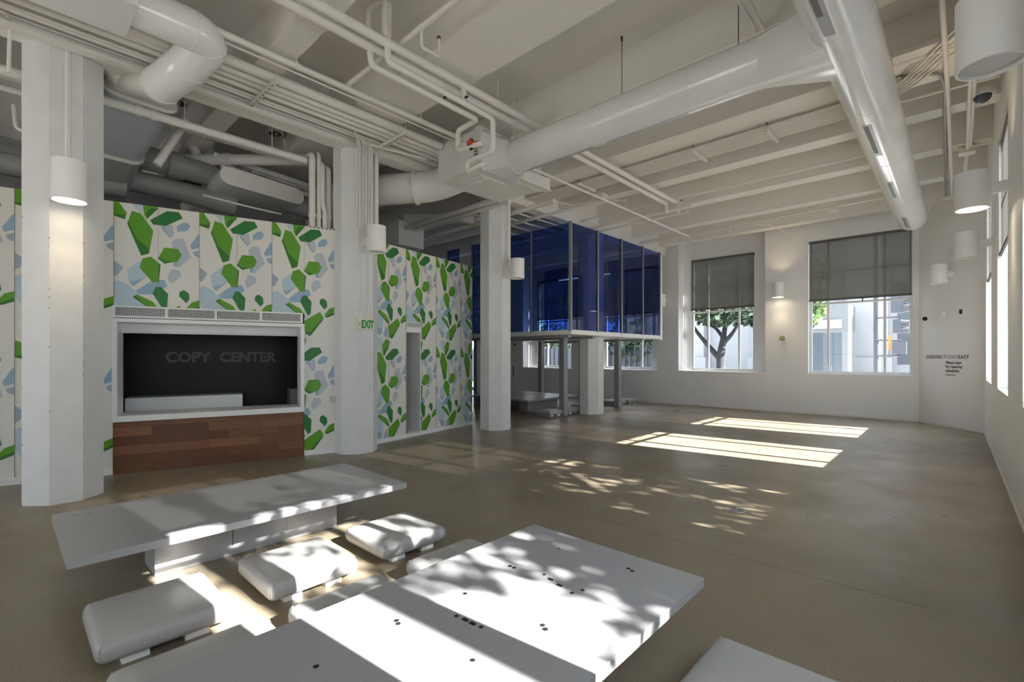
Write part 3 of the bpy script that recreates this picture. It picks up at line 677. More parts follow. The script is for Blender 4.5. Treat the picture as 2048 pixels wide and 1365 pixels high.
# square to round branch
b = MB(Matrix.Translation(-O)); n = 44; r0 = []; r1 = []
for i in range(n):
    a = 2*pi*i/n; y, z = cos(a)*(DR+.006), sin(a)*(DR+.006); r0.append((-1.36, DV+y, DZ+z))
    s_ = max(abs(cos(a)), abs(sin(a))); y, z = cos(a)/s_*.40, sin(a)/s_*.225; r1.append((-.72, DV+y+.05, DZ-.03+z))
b.rings([r0, r1], 'duct'); b.build('branch_collar', t, smooth=25)
for v0, v1 in ((1.6, 4.6), (6.68, 7.8), (9.1, 10.15), (11.6, 12.65)):
    s2 = MB(Matrix.Translation(-O)); aa = radians(-101); n_ = V((cos(aa), 0, sin(aa))); tt = V((-sin(aa), 0, cos(aa))); c0, c1 = onA(v0)+n_*(R_+.003), onA(v1)+n_*(R_+.003)
    h_ = .042
    s2.add([c0-tt*h_, c1-tt*h_, c1+tt*h_, c0+tt*h_, c0-tt*h_-n_*.02, c1-tt*h_-n_*.02, c1+tt*h_-n_*.02, c0+tt*h_-n_*.02], [(3,2,1,0), (1,5,4,0), (2,6,5,1), (3,7,6,2), (0,4,7,3)], 'gduct')
    e0, e1 = c0+(c1-c0)*.03+n_*.0015, c0+(c1-c0)*.9+n_*.0015
    s2.add([e0-tt*h_*.8, e1-tt*h_*.8, e1+tt*h_*.3, e0+tt*h_*.3], [(3,2,1,0)], 'dgrey')
    s2.build('slot_diffuser', t)
# air handler
t = thing('air_handler', 'white boxed air handler hung before the middle column', 'air handler', (-5.5, 5.2, 4.25)); O = V(t.location)
b = MB(Matrix.Translation(-O)); b.box((-5.98, 4.72, 4.25), (-5.04, 6.1, 4.82), 'ductm'); b.build('casing', t, bevel=.006)
b = MB(Matrix.Translation(-O)); b.box((-5.10, 4.705, 4.225), (-5.015, 6.115, 4.845), 'ductm'); b.build('flange', t, bevel=.004)
b = MB(Matrix.Translation(-O)); n = 44; r0 = []; r1 = []
for i in range(n):
    a = 2*pi*i/n; r1.append((-4.64, DV+cos(a)*(DR+.004), DZ+sin(a)*(DR+.004)))
    s_ = max(abs(cos(a)), abs(sin(a))); r0.append((-5.02, 5.15+cos(a)/s_*.42, 4.5+sin(a)/s_*.30))
b.rings([r0, r1], 'duct'); b.build('duct_transition', t, smooth=25)
b = MB(Matrix.Translation(-O)); b.box((-5.7, 4.95, 4.238), (-5.25, 5.5, 4.25), 'ductm'); b.box((-5.55, 5.1, 4.225), (-5.3, 5.13, 4.24), 'white'); b.build('access_panel', t)
b = MB(Matrix.Translation(-O))
for k in range(7): b.box((-5.12, 4.69, 4.33+.045*k), (-5.05, 4.704, 4.35+.045*k), 'dgrey')
b.build('louvre', t)
b = MB(Matrix.Translation(-O)); b.prism([(-5.0, 5.55), (-4.9, 6.2), (-4.915, 6.205), (-5.012, 5.555)], 4.26, 4.44, 'ductm'); b.box((-5.012, 5.5, 4.23), (-4.88, 6.22, 4.25), 'ductm'); b.build('flap', t)
# elbow duct left of the air handler
b = MB(); p = fillet([(-5.95, 5.2, 4.50), (-6.6, 5.1, 4.42), (-7.3, 4.45, 4.38), (-9.3, 3.9, 4.38)], .55, 7)
b.tube(p, .255, 'ductm', 36); band(b, p[8], p[9]-p[7], .285, 'ductm', .045); band(b, p[16], p[15]-p[17], .275, 'ductm', .03)
tag(b.build('elbow_duct', smooth=35), 'matt white elbow duct leaving the air handler behind the column', 'duct')
# upper-left box and elbow duct
t = thing('supply_duct', 'white boxed duct with round elbow above the nearest column', 'duct', (-5.4, .4, 4.4)); O = V(t.location)
b = MB(Matrix.Translation(-O)); b.box((-5.68, -3.0, 4.48), (-5.08, .80, 4.845), 'duct'); b.build('plenum_box', t, bevel=.004)
b = MB(Matrix.Translation(-O)); p = fillet([(-5.44, .80, 4.68), (-5.44, 1.47, 4.68), (-5.95, 1.29, 4.50), (-6.42, 1.19, 4.47)], .30, 8)
b.tube(p, .185, 'duct', 36)
for q in (2, 6, 12): band(b, p[q], p[q+1]-p[q-1], .190, 'duct', .015)
for k in range(5):
    q = p[-1]+(p[-2]-p[-1])*(.03+.035*k); band(b, q, p[-1]-p[-2], .192, 'duct', .012)
b.build('round_elbow', t, smooth=35)
# flattened oval trunk
def oval(c, w, h, ax=(0, 1, 0), n=40, up=(0, 0, 1)):
    ax = V(ax).normalized(); up = V(up).normalized(); out = []
    for i in range(n):
        a = 2*pi*i/n; ca, sa = cos(a), sin(a); x = (w-h)*(1 if ca > 0 else -1) + h*ca; out.append(V(c)+ax*x+up*(h*sa))
    return out
ax = (-.1, 1, 0); ax_ = V(ax).normalized(); up_ = (-.75, 0, 1)
b = MB(Matrix.Translation(-O)); q1 = V(p[-1])
c0 = [q1+ax_*.17*cos(2*pi*i/40)+V((-.2, 0, 1)).normalized()*.17*sin(2*pi*i/40) for i in range(40)]
b.rings([c0, oval((-7.30, 1.17, 4.72), .37, .17, ax, up=up_)], 'ductm'); b.rings([oval((-7.29, 1.17, 4.73), .395, .195, ax, up=up_), oval((-7.32, 1.165, 4.70), .395, .195, ax, up=up_)], 'ductm')
b.build('transition', t, smooth=35)
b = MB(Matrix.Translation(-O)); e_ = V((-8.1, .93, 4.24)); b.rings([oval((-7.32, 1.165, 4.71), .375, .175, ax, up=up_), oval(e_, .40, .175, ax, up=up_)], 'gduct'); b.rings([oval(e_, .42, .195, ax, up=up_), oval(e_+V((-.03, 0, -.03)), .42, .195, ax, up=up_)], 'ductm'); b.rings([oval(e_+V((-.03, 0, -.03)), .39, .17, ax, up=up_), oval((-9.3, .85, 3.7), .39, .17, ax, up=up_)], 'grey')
b.build('oval_trunk', t, smooth=35)
# stub tee capped with rings
b = MB(); b.tube([(-6.98, 1.02, 4.60), (-6.96, .84, 4.80)], .12, 'ductm', 28)
for k in range(3): band(b, V((-6.98, 1.02, 4.60)).lerp(V((-6.96, .84, 4.80)), .55+.2*k), V((.02, -.16, .20)), .126, 'ductm', .012)
tag(b.build('duct_stub', smooth=35), 'short ribbed duct stub tucked behind the elbow duct', 'duct')

# ------------------------------------------------------------------ pipes
def pipe(name, label, pts, r, cat='pipe', m='pipe', R=.12, group=None, rings=(), seg=12, rods=(), rod_top=None, extra=None):
    t = None
    b = MB(); pp = fillet(pts, R) if len(pts) > 2 else [V(p) for p in pts]
    b.tube(pp, r, m, seg)
    for q, ax in rings: band(b, q, ax, r*1.16, m, r*1.2)
    if extra: extra(b)
    if rods:
        o = tag(b.build(name, smooth=40), label, cat, group)
        for q in rods:
            h = MB(); q = V(q); h.tube([q, (q.x, q.y, rod_top or ZC)], .006, 'pipe', 6); band(h, q, (0, 1, 0) if abs((pp[1]-pp[0]).y) > abs((pp[1]-pp[0]).x) else (1, 0, 0), r*1.12, m, .03)
            h.build('hanger_rod', o, smooth=40)
        return o
    return tag(b.build(name, smooth=40), label, cat, group)
PG = 'white pipes under the ceiling'
Zp = 4.70
def drop(b_, u, v, z):
    b_.tube([(u, v, z), (u, v, z-.13)], .035, 'pipe', 10); b_.tube([(u, v, z-.13), (u, v, z-.2)], [.025, .008], 'white', 10); b_.box((u+.02, v-.005, z-.165), (u+.065, v+.02, z-.148), 'black')
pipe('water_pipe', 'upper of two thick white pipes crossing over the round duct', [(-4.24, -4, Zp), (-4.24, 9.68, Zp), (-4.24, 9.68, 4.5)], .047, R=.08, group=PG, rods=[(-4.24, 2.0, Zp), (-4.24, 4.3, Zp), (-4.24, 7.2, Zp)], extra=lambda b_: drop(b_, -4.24, 3.72, Zp))
pipe('water_pipe', 'lower of two thick white pipes crossing over the round duct', [(-4.42, -4, Zp), (-4.42, 9.5, Zp), (-4.42, 9.5, 4.5)], .047, R=.08, group=PG, rods=[(-4.42, 1.9, Zp), (-4.42, 4.8, Zp), (-4.42, 7.0, Zp)], extra=lambda b_: drop(b_, -4.42, 3.55, Zp))
pipe('cross_pipe', 'white pipe crossing below the ends of the thick pipe pair', [(-3.9, 9.55, 4.56), (-8.9, 9.75, 4.56)], .045, group=PG)
pipe('cross_pipe', 'second white pipe running left under the thick pipe pair ends', [(-4.1, 9.85, 4.54), (-8.9, 10.05, 4.54)], .03, group=PG)
pipe('branch_pipe', 'white pipe rising over the pair and bending down to the orange valve', [(-4.24, 2.66, 4.74), (-4.24, 2.66, 5.14), (-4.50, 2.62, 5.14), (-4.43, 2.62, 4.52), (-4.43, 4.12, 4.50), (-4.81, 4.12, 4.48), (-4.81, 4.12, 4.22), (-4.40, 4.15, 4.20), (-5.0, 4.73, 4.53)], .034, R=.07, group=PG)
pipe('branch_pipe', 'white pipe bending down in front of the air handler louvre', [(-4.42, 2.78, 4.74), (-4.42, 2.78, 5.14), (-4.27, 2.72, 5.14), (-4.25, 2.70, 4.52), (-4.27, 4.24, 4.50), (-4.27, 4.24, 4.09), (-4.75, 4.24, 4.09), (-4.75, 4.24, 3.95), (-4.45, 4.25, 3.99), (-5.03, 4.73, 4.29)], .034, R=.06, group=PG)
b = MB(); b.box((-4.60, 4.09, 4.21), (-4.52, 4.17, 4.27), 'red'); b.cyl((-4.56, 4.13, 4.26), (-4.56, 4.13, 4.30), .03, 'red', 12); b.box((-4.62, 4.10, 4.255), (-4.50, 4.12, 4.275), 'black'); b.box((-4.48, 4.12, 4.19), (-4.45, 4.16, 4.24), 'red')
b.box((-4.585, 4.12, 4.16), (-4.53, 4.15, 4.215), 'black')
tag(b.build('pipe_valve', bevel=.006), 'small red and black valve on the bent white pipe near the air handler', 'valve')
pipe('sprinkler_pipe', 'thin sprinkler pipe along the ceiling between pipe pair and beam', [(-5.38, -4, 4.75), (-5.40, 4.7, 4.75)], .036, group=PG, rods=[(-5.38, 2.25, 4.75), (-5.39, 3.95, 4.75)])
pipe('conduit', 'very thin conduit running beside the sprinkler pipe', [(-5.50, -4, 4.74), (-5.52, 5.2, 4.74)], .012, 'conduit', group='thin conduits under the ceiling')
_p1 = pipe('sprinkler_pipe', 'thin branch pipe with a hooked sprinkler crossing over the thick pipe pair', [(-5.38, 2.87, 4.79), (-1.9, 2.86, 4.79)], .030, group=PG)
def sprk(b_, u, v, z):
    b_.tube(fillet([(u, v, z), (u, v, z-.16), (u+.0, v+.22, z-.16), (u, v+.22, z+.02)], .03), .017, 'pipe', 10); b_.cyl((u, v+.22, z+.02), (u, v+.22, z+.05), .022, 'dirt', 10)
b = MB(); sprk(b, -3.92, 2.88, 4.77); b.build('sprinkler_head', _p1, smooth=40)
# bundle along the beam on trapeze hangers
FU = [(-5.87, .058), (-6.02, .044), (-6.13, .044), (-6.26, .036), (-6.38, .014), (-6.46, .028), (-6.55, .012)]
FN = ['thickest pipe of the bundle along the concrete beam', 'second pipe of the bundle along the beam', 'third pipe of the bundle along the beam', 'fourth pipe of the bundle along the beam', 'thin conduit in the middle of the pipe bundle along the beam', 'pipe of the beam bundle closest to the beam face', 'thin conduit of the bundle hugging the beam face']
for (u, r), lab in zip(FU, FN): pipe('bundle_pipe', lab, [(u, -4, 4.715+r), (u, 4.68 if u > -6.0 else 5.2, 4.715+r)], r, group='pipe bundle along the beam')
pipe('bundle_pipe', 'short slanting pipe from the bundle toward the air handler', [(-6.5, 3.6, 4.69), (-6.2, 4.65, 4.66)], .02, group='pipe bundle along the beam')
def trapeze(label, v, u0, u1, z, along='u', rods=(), holes=9, name='trapeze_hanger'):
    t = thing(name, label, 'hanger', (u0, v, z) if along == 'u' else (v, u0, z), 0, 'trapeze hangers')
    b = MB(); L = u1-u0
    if along == 'u':
        b.box((0, -.021, -.042), (L, .021, 0), 'pipe')
        for k in range(holes): b.box((.04+(L-.08)*k/(holes-1)-.014, -.006, -.0435), (.04+(L-.08)*k/(holes-1)+.014, .006, -.0415), 'black')
    else:
        b.box((-.021, 0, -.042), (.021, L, 0), 'pipe')
        for k in range(holes): b.cyl((0, .04+(L-.08)*k/(holes-1), -.043), (0, .04+(L-.08)*k/(holes-1), -.0415), .009, 'black', 8)
    b.build('strut', t)
    for q in rods:
        r = MB(); p = (q-u0, 0) if along == 'u' else (0, q-u0); r.tube([(p[0], p[1], -.06), (p[0], p[1], ZC-z)], .006, 'pipe' if along == 'u' else 'wire', 6); r.cyl((p[0], p[1], -.05), (p[0], p[1], .012), .016, 'pipe', 8); r.build('threaded_rod', t)
trapeze('slotted strut under the pipe bundle nearer the camera', 2.17, -6.58, -5.72, 4.715, rods=(-5.75,))
trapeze('slotted strut under the pipe bundle close to the EXIT column', 3.95, -6.58, -5.72, 4.715, rods=(-5.75,))
# conduit cables dropping along the EXIT column
b = MB()
for k, (y, x0) in enumerate(((3.66, .012), (3.70, .012), (3.76, .012), (3.80, .012), (3.86, .015), (3.90, .015))):
    b.tube(fillet([(-6.2-.05*k, y-.25, 4.68), (-6.4, y-.1, 4.66), (-6.60+x0*.6, y, 4.50), (-6.615+x0, y, 3.46)], .12), .011, 'pipe', 8)
b.tube([(-6.59, 3.99, 4.62), (-6.59, 3.99, 3.3)], .03, 'pipe', 10)
tag(b.build('conduit_bundle', smooth=40), 'bundle of white conduits running down the EXIT column to its lamp', 'conduit')
b = MB(); b.tube([(-6.60, .455, 4.63), (-6.60, .455, 3.1)], .016, 'white', 10); b.tube([(-6.60, .475, 4.63), (-6.60, .475, 3.1)], .006, 'white', 8); tag(b.build('conduit', smooth=40), 'thin white conduit down the nearest column to its lit lamp', 'conduit')
b = MB(); b.tube([(-6.60, 7.0, 4.6), (-6.60, 7.0, 3.2)], .018, 'white', 10); b.tube([(-6.60, 6.93, 4.6), (-6.60, 6.93, 3.2)], .012, 'white', 10); tag(b.build('conduit', smooth=40), 'white conduit pair down the column before the glass room', 'conduit')
b = MB(); b.tube(fillet([(-6.45, -3.5, 4.69), (-6.45, .03, 4.69), (-6.58, .06, 4.66), (-6.60, .05, 4.2)], .08), [.016]*0 or .016, 'pipe', 8); tag(b.build('conduit', smooth=40), 'white conduit bending down left of the nearest column', 'conduit')
for dz, lab in ((0, 'white strip raceway along the beam above the nearest column'), ): 
    b = MB(); b.box((-6.59, -4, 4.60), (-6.50, 3.4, 4.645), 'pipe'); b.box((-6.50, -4, 4.605), (-6.47, 3.4, 4.635), 'pipe'); tag(b.build('raceway'), lab, 'raceway')
# cable tray of parallel conduits across the room
t = thing('cable_rack', 'rack of many parallel thin conduits crossing the room below the joists', 'cable rack', (-4, 7.72, 4.78)); 
for k in range(8):
    b = MB(); v = 7.51+.055*k; b.tube([(-3.6, v-7.72, .022), (3.25, v-7.72, .022)], .0205, 'pipe', 8); b.build('conduit', t, smooth=40)
b = MB(); b.tube([(-3.6, .25, .025), (3.25, .25, .025)], .022, 'pipe', 8); b.build('conduit', t, smooth=40)
for u, lab in ((-5.20, 'perforated strut under the cable rack nearest the glass room'), (-3.03, 'perforated strut in the middle of the cable rack'), (-1.96, 'perforated strut of the cable rack close to the long duct')):
    trapeze(lab, u, 7.44, 8.02, 4.778, along='v', rods=(7.47, 7.94), holes=11)
_p2 = pipe('sprinkler_pipe', 'thin sprinkler pipe running along the side of a far joist', [(-9.5, 9.52, 4.75), (-.9, 9.52, 4.75)], .024, group=PG, rods=[(-3.3, 9.52, 4.75), (-5.2, 9.52, 4.75)])
b = MB(); sprk(b, -4.2, 9.55, 4.74); b.build('sprinkler_head', _p2, smooth=40)
pipe('sprinkler_pipe', 'thin pipe running from the air handler toward the far wall', [(-4.94, 5.75, 4.5), (-4.95, 12.0, 4.55)], .022, group=PG, rods=[(-4.95, 6.6, 4.5), (-4.95, 8.2, 4.52)])
def farcon(b_):
    b_.tube([(-9, 12.5, 4.70), (-.9, 12.35, 4.76)], .014, 'pipe', 8); b_.tube(fillet([(-9, 12.45, 4.66), (-3.6, 12.40, 4.68), (-3.3, 12.75, 4.70), (-3.2, 14.1, 4.72)], .1), .012, 'pipe', 8); b_.box((-2.0, 12.3, 4.66), (-1.85, 12.48, 4.74), 'pipe')
    b_.box((-4.15, 12.38, 4.60), (-4.10, 12.56, 4.76), 'pipe')
pipe('sprinkler_pipe', 'pipe with conduits running along the joist closest to the far wall', [(-9, 12.55, 4.76), (-.9, 12.45, 4.78)], .024, group=PG, extra=farcon, rods=[(-3.1, 12.5, 4.76)])
b = MB(); b.box((-5.30, 8.05, 4.55), (-5.05, 8.25, 4.72), 'pipe'); b.tube(fillet([(-5.2, 8.15, 4.6), (-5.7, 8.0, 4.58), (-5.95, 7.7, 4.66)], .1), .014, 'pipe', 8); b.tube([(-5.1, 8.2, 4.6), (-4.7, 8.35, 4.55)], .014, 'pipe', 8)
tag(b.build('junction_box', smooth=40), 'white junction box with conduits hanging above the glass room', 'box')
for u, v0, v1, lab in ((-6.9, 7.5, 9.9, 'first thin conduit above the glass room roof'), (-7.3, 7.4, 9.9, 'second thin conduit above the glass room roof'), (-7.7, 7.3, 9.9, 'third thin conduit above the glass room roof'), (-8.2, 7.3, 9.9, 'fourth thin conduit above the glass room roof')):
    pipe('conduit', lab, [(u, v0, 4.58), (u, v1, 4.62)], .018, 'conduit', group='thin conduits above the glass room')
pipe('cross_pipe', 'pipe behind the middle column running left above the glass room', [(-5.0, 8.05, 4.55), (-11.5, 8.05, 4.55)], .035, group=PG)
pipe('cross_pipe', 'pipe running left behind the middle column toward the service side', [(-5.7, 7.35, 4.52), (-11.0, 7.4, 4.5)], .05, group=PG)
pipe('cross_pipe', 'grey pipe left of the middle column under the elbow duct', [(-6.2, 6.35, 4.45), (-11.0, 6.4, 4.45)], .05, group=PG, m='ductm')
pipe('cross_pipe', 'second grey pipe left of the middle column under the elbow duct', [(-6.2, 6.6, 4.45), (-11.0, 6.6, 4.45)], .05, group=PG, m='ductm')
pipe('drain_pipe', 'fat insulated pipe elbow hanging left of the middle column', [(-9.4, 6.5, 4.74), (-8.65, 6.7, 4.60), (-8.0, 6.95, 4.60), (-8.15, 7.9, 4.70)], .13, R=.3, m='ductm')
# right side conduits
pipe('conduit', 'white conduit along the ceiling between long duct and right wall', [(-.10, 4.0, 4.80), (-.05, 8.2, 4.78), (-.02, 13.4, 4.78)], .024, 'conduit', group='conduits near the right wall')
pipe('conduit', 'grey metal conduit hooking over and along the ceiling near right wall', [(-.5, 7.3, 4.83), (-.12, 7.45, 4.80), (-.075, 7.85, 4.80), (-.115, 13.4, 4.80)], .020, 'conduit', m='galv', group='conduits near the right wall')
pipe('conduit', 'first of two white conduits beside the dome camera', [(.13, 3.5, 4.80), (.165, 10.5, 4.80), (.15, 11.9, 4.80)], .026, 'conduit', group='conduits near the right wall')
pipe('conduit', 'second of two white conduits beside the dome camera, bending to the wall', [(.175, 3.5, 4.80), (.20, 10.4, 4.80), (.43, 10.45, 4.80)], .018, 'conduit', R=.05, group='conduits near the right wall')
b = MB(); b.box((.06, 10.45, 4.74), (.26, 10.65, 4.84), 'pipe'); tag(b.build('junction_box', bevel=.004), 'white junction box on the conduit near the right wall', 'box')
b = MB(); b.box((-.17, 13.2, 4.74), (.02, 13.42, 4.84), 'pipe'); b.tube(fillet([(-.15, 13.3, 4.78), (-.35, 13.4, 4.70), (-.45, 13.9, 4.62)], .1), .012, 'pipe', 8); tag(b.build('junction_box', smooth=40), 'white junction box at the far end of the right conduits', 'box')
for k in range(5):
    o = .06*k
    pipe('cable', ('lowest', 'second', 'third', 'fourth', 'uppermost')[k]+' of the bowed ceiling cables right of the long duct', [(-.55, 7.75-o, 4.80), (-.30, 7.45-o*1.6, 4.76), (.0, 7.05-o*2, 4.80), (.30, 6.8-o*2.4, 4.83)], .013, 'cable', R=.4, group='bowed cables beside the long duct')
pipe('conduit', 'straight conduit crossing beneath the joist beside the bowed cables', [(-.62, 6.9, 4.80), (.40, 6.95, 4.80)], .022, 'conduit', group='conduits near the right wall')
pipe('conduit', 'straight conduit crossing behind the bowed cables', [(-.62, 7.95, 4.80), (.40, 8.0, 4.80)], .018, 'conduit', group='conduits near the right wall')
b = MB(); b.box((-.5, 6.72, 4.80), (.42, 7.0, 4.848), 'pipe'); tag(b.build('junction_box'), 'flat white box panel with bowed cables on the joist', 'box')
t = thing('dome_camera', 'dark glass dome camera beneath the huge near lamp', 'camera', (.27, 8.46, ZJ))
b = MB(); b.cyl((0, 0, 0), (0, 0, -.06), .12, 'white', 28); b.build('housing', t, smooth=40)
b = MB(); b.sphere((0, 0, -.06), .09, M['bdark'], 20, 10); b.build('dome', t, smooth=60)
pipe('conduit', 'left of two thin bent conduits above the round duct', [(-1.45, 3.0, 4.83), (-1.48, 5.25, 4.83), (-1.75, 5.40, 4.70), (-3.6, 5.44, 4.66)], .022, 'conduit', R=.1, group='thin conduits under the ceiling')
pipe('conduit', 'right of two thin bent conduits above the round duct', [(-1.37, 3.0, 4.83), (-1.42, 5.4, 4.83)], .022, 'conduit', group='thin conduits under the ceiling')
for (u, v, z0), lab in (((-2.93, DV, DZ+DR), 'dark suspension wire left over the round duct'), ((-1.60, DV, DZ+DR), 'dark suspension wire at the centre of the round duct'), ((-.98, 4.9, DZ+.2), 'dark suspension wire beside the duct junction')):
    b = MB(); b.tube([(u, v, z0-.02), (u, v, ZC)], .005, 'wire', 6); b.cyl((u, v, ZC-.05), (u, v, ZC), .014, 'wire', 8); tag(b.build('suspension_wire'), lab, 'wire', 'duct suspension wires')
for (u, v), lab in (((-5.35, 5.0), 'white hanger rod over the left of the air handler'), ((-5.05, 5.9), 'white hanger rod over the right of the air handler'), ((-4.7, 5.1), 'white hanger rod at the duct joint by the air handler')):
    b = MB(); b.tube([(u, v, 4.8 if u < -5 else 4.6), (u, v, ZC)], .008, 'pipe', 6); tag(b.build('hanger_rod'), lab, 'rod', 'air handler hanger rods')

# ------------------------------------------------------------------ service side behind the mural
SG = 'pipes above the patterned wall'
pipe('water_pipe', 'white pipe running level above the patterned wall behind the beam', [(-7.3, -4, 4.50), (-7.3, 3.2, 4.50)], .055, group=SG, rods=[(-7.3, 1.62, 4.5), (-7.3, 2.7, 4.5)], rings=[((-7.3, 1.15, 4.5), (0, 1, 0)), ((-7.3, 1.3, 4.5), (0, 1, 0))])
pipe('conduit', 'thin double conduit just behind the level white pipe', [(-8.0, -4, 4.70), (-8.0, 3.9, 4.72)], .035, 'conduit', group=SG, extra=lambda b_: b_.tube([(-8.0, -4, 4.78), (-8.0, 3.9, 4.80)], .02, 'pipe', 8), rods=[(-8.0, 2.0, 4.7)])
pipe('drain_pipe', 'thick grey pipe with wyes above the patterned wall', [(-9.24, 1.79, 4.64), (-7.52, 3.40, 4.64)], .088, m='ductm', group=SG, rings=[((-8.5, 2.48, 4.64), (1, .936, 0)), ((-9.15, 1.87, 4.64), (1, .936, 0))], extra=lambda b_: b_.tube(fillet([(-9.0, 2.08, 5.34), (-9.0, 2.08, 4.95), (-8.85, 2.16, 4.64)], .12), .075, 'ductm', 12))
pipe('drain_pipe', 'slanting grey pipe dropping beside the oval trunk duct', [(-8.0, 1.80, 4.86), (-8.0, 1.46, 4.12)], .055, m='ductm', group=SG)
pipe('drain_pipe', 'short vertical grey pipe with rounded end above the grey ducts', [(-9.2, 2.38, 5.3), (-9.2, 2.38, 4.42)], .09, m='ductm', group=SG)
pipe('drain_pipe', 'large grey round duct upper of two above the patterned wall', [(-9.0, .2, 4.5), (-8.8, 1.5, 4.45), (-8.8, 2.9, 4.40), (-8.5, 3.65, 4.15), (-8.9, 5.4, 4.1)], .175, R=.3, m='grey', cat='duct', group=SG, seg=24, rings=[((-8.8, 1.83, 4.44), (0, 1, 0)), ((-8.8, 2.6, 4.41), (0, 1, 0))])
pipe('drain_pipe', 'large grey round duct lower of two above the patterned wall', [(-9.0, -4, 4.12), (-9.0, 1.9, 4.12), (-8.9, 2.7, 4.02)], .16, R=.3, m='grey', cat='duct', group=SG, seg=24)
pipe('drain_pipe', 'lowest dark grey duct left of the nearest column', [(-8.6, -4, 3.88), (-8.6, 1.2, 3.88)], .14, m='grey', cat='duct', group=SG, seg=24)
b = MB(); 
def ov(v): 
    out = []
    for i in range(36):
        a = 2*pi*i/36; x = cos(a); out.append((-8.3+.03*0, 0, 0))
    return out
n = 40; f0 = []; f1 = []
for i in range(n):
    a = 2*pi*i/n; ca, sa = cos(a), sin(a); vv = 2.9+.50*(1 if ca > 0 else -1)+.135*ca; zz = 4.24-.06*(vv-2.9)+.135*sa
    f0.append((-8.15, vv, zz)); f1.append((-10.5, vv, zz))
b.rings([f0, f1], 'ductm'); tag(b.build('oval_duct', smooth=40), 'flat oval ended grey duct above the service window', 'duct')
pipe('conduit', 'thin pale pipe sagging under the oval duct', [(-8.0, 2.0, 3.84), (-8.0, 2.6, 3.81), (-8.0, 3.1, 3.80)], .016, 'pipe', m='ductm', group=SG)
pipe('drain_pipe', 'mid grey pipe rising right above the oval duct', [(-8.6, 2.3, 4.70), (-8.6, 4.0, 4.58)], .05, m='ductm', group=SG)
pipe('drain_pipe', 'lower grey pipe just above the oval duct', [(-8.6, 2.4, 4.56), (-8.6, 4.0, 4.40)], .045, m='ductm', group=SG)
pipe('drain_pipe', 'pipe with flanges between the thick wye pipe and oval duct', [(-8.75, 2.9, 4.66), (-8.6, 4.0, 4.52)], .04, m='ductm', group=SG)
for k, (s, r, z1, lab) in enumerate(((2.352, .048, 4.60, 'leftmost white riser pipe at the column end of the patterned wall'), (2.448, .032, 4.64, 'slim white riser pipe second beside the column'), (2.535, .038, 4.50, 'hooked white riser pipe third beside the column'), (2.60, .045, 4.46, 'grey riser pipe tucked against the column'))):
    q = W1 @ V((s, -.10-.08*(k == 3), 0)); p0 = (q.x, q.y, 3.40); back = (q.x-.35, q.y+.05, z1)
    pts = [p0, (q.x, q.y, z1), back]
    if k == 2: pts = [p0, (q.x, q.y, 3.75), (q.x-.02, q.y-.03, 3.85), (q.x-.02, q.y-.03, z1), back]
    pipe('riser_pipe', lab, pts, r, R=.10, group='riser pipes beside the column', rings=[((q.x, q.y, 3.65), (0, 0, 1))])
b = MB(W1); b.box((2.27, -.02, 3.435), (2.70, .03, 3.455), 'frame')
for k in range(7): b.box((2.29+.058*k, .029, 3.438), (2.32+.058*k, .032, 3.45), 'black')
tag(b.build('strut_bracket'), 'slotted strut bracket holding the riser pipes on top of the patterned wall', 'bracket')
for (u, v), lab in (((-8.2, 1.74), 'round can light beside the elbow duct above the patterned wall'), ((-8.17, 3.07), 'round can light left of the riser pipes above the patterned wall')):
    t = thing('can_light', lab, 'lamp', (u, v, ZC), 0, 'round can lights behind the beam')
    b = MB(); b.cyl((0, 0, 0), (0, 0, -.20), .13, 'ductm', 28); b.build('housing', t, smooth=40)
    b = MB(); b.cyl((0, 0, -.198), (0, 0, -.204), .095, 'black', 24); b.sphere((.03, 0, -.2), .04, 'steel', 10, 6); b.sphere((-.035, .01, -.2), .035, 'steel', 10, 6); b.build('lens', t, smooth=40)
b = MB(); b.tube(fillet([(-8.15, 3.2, 5.1), (-8.1, 3.22, 4.86), (-8.0, 3.28, 4.86), (-8.0, 3.28, 5.12), (-8.0, 4.0, 5.1)], .06), .022, 'pipe', 10); tag(b.build('conduit', smooth=40), 'hooked conduit beside the can light near the riser pipes', 'conduit')
for z, r, lab in ((4.60, .07, 'white pipe left of the nearest column, top'), (4.435, .035, 'thin pipe left of the nearest column, lowest of the bright ones')):
    pipe('water_pipe', lab, [(-7.62, -4, z), (-7.62, .9, z)], r, group=SG)
b = MB(); b.tube(fillet([(-7.9, .10, 4.38), (-7.9, .12, 4.11), (-7.9, .6, 4.10)], .06), .022, 'pipe', 10); tag(b.build('pipe_stub', smooth=40), 'small bent pipe stub left of the nearest column', 'pipe')
# second row column and boxed capital
b = MB(); b.box((-10.9, 6.7, 0), (-10.25, 7.2, 4.4), 'grey'); struct(b.build('column'))
b = MB(); b.box((-10.6, 6.2, 4.05), (-9.3, 6.9, 4.62), 'ductm'); tag(b.build('duct_box', bevel=.004), 'grey boxed duct over the column behind the patterned wall', 'duct')
# timber balustrade / shelving glimpsed left of the glass room
t = thing('stair_rail', 'grey slatted stair rail glimpsed beside the middle column', 'railing', (-10.6, 9.4, 0))
for k in range(6):
    b = MB(); b.box((-.02, -.3, 2.2+.22*k), (.02, .9, 2.26+.22*k), 'galv'); b.build('slat', t)
for y in (-.34, .86): b = MB(); b.box((-.03, y, 2.0), (.03, y+.06, 3.5), 'galv'); b.build('post', t)

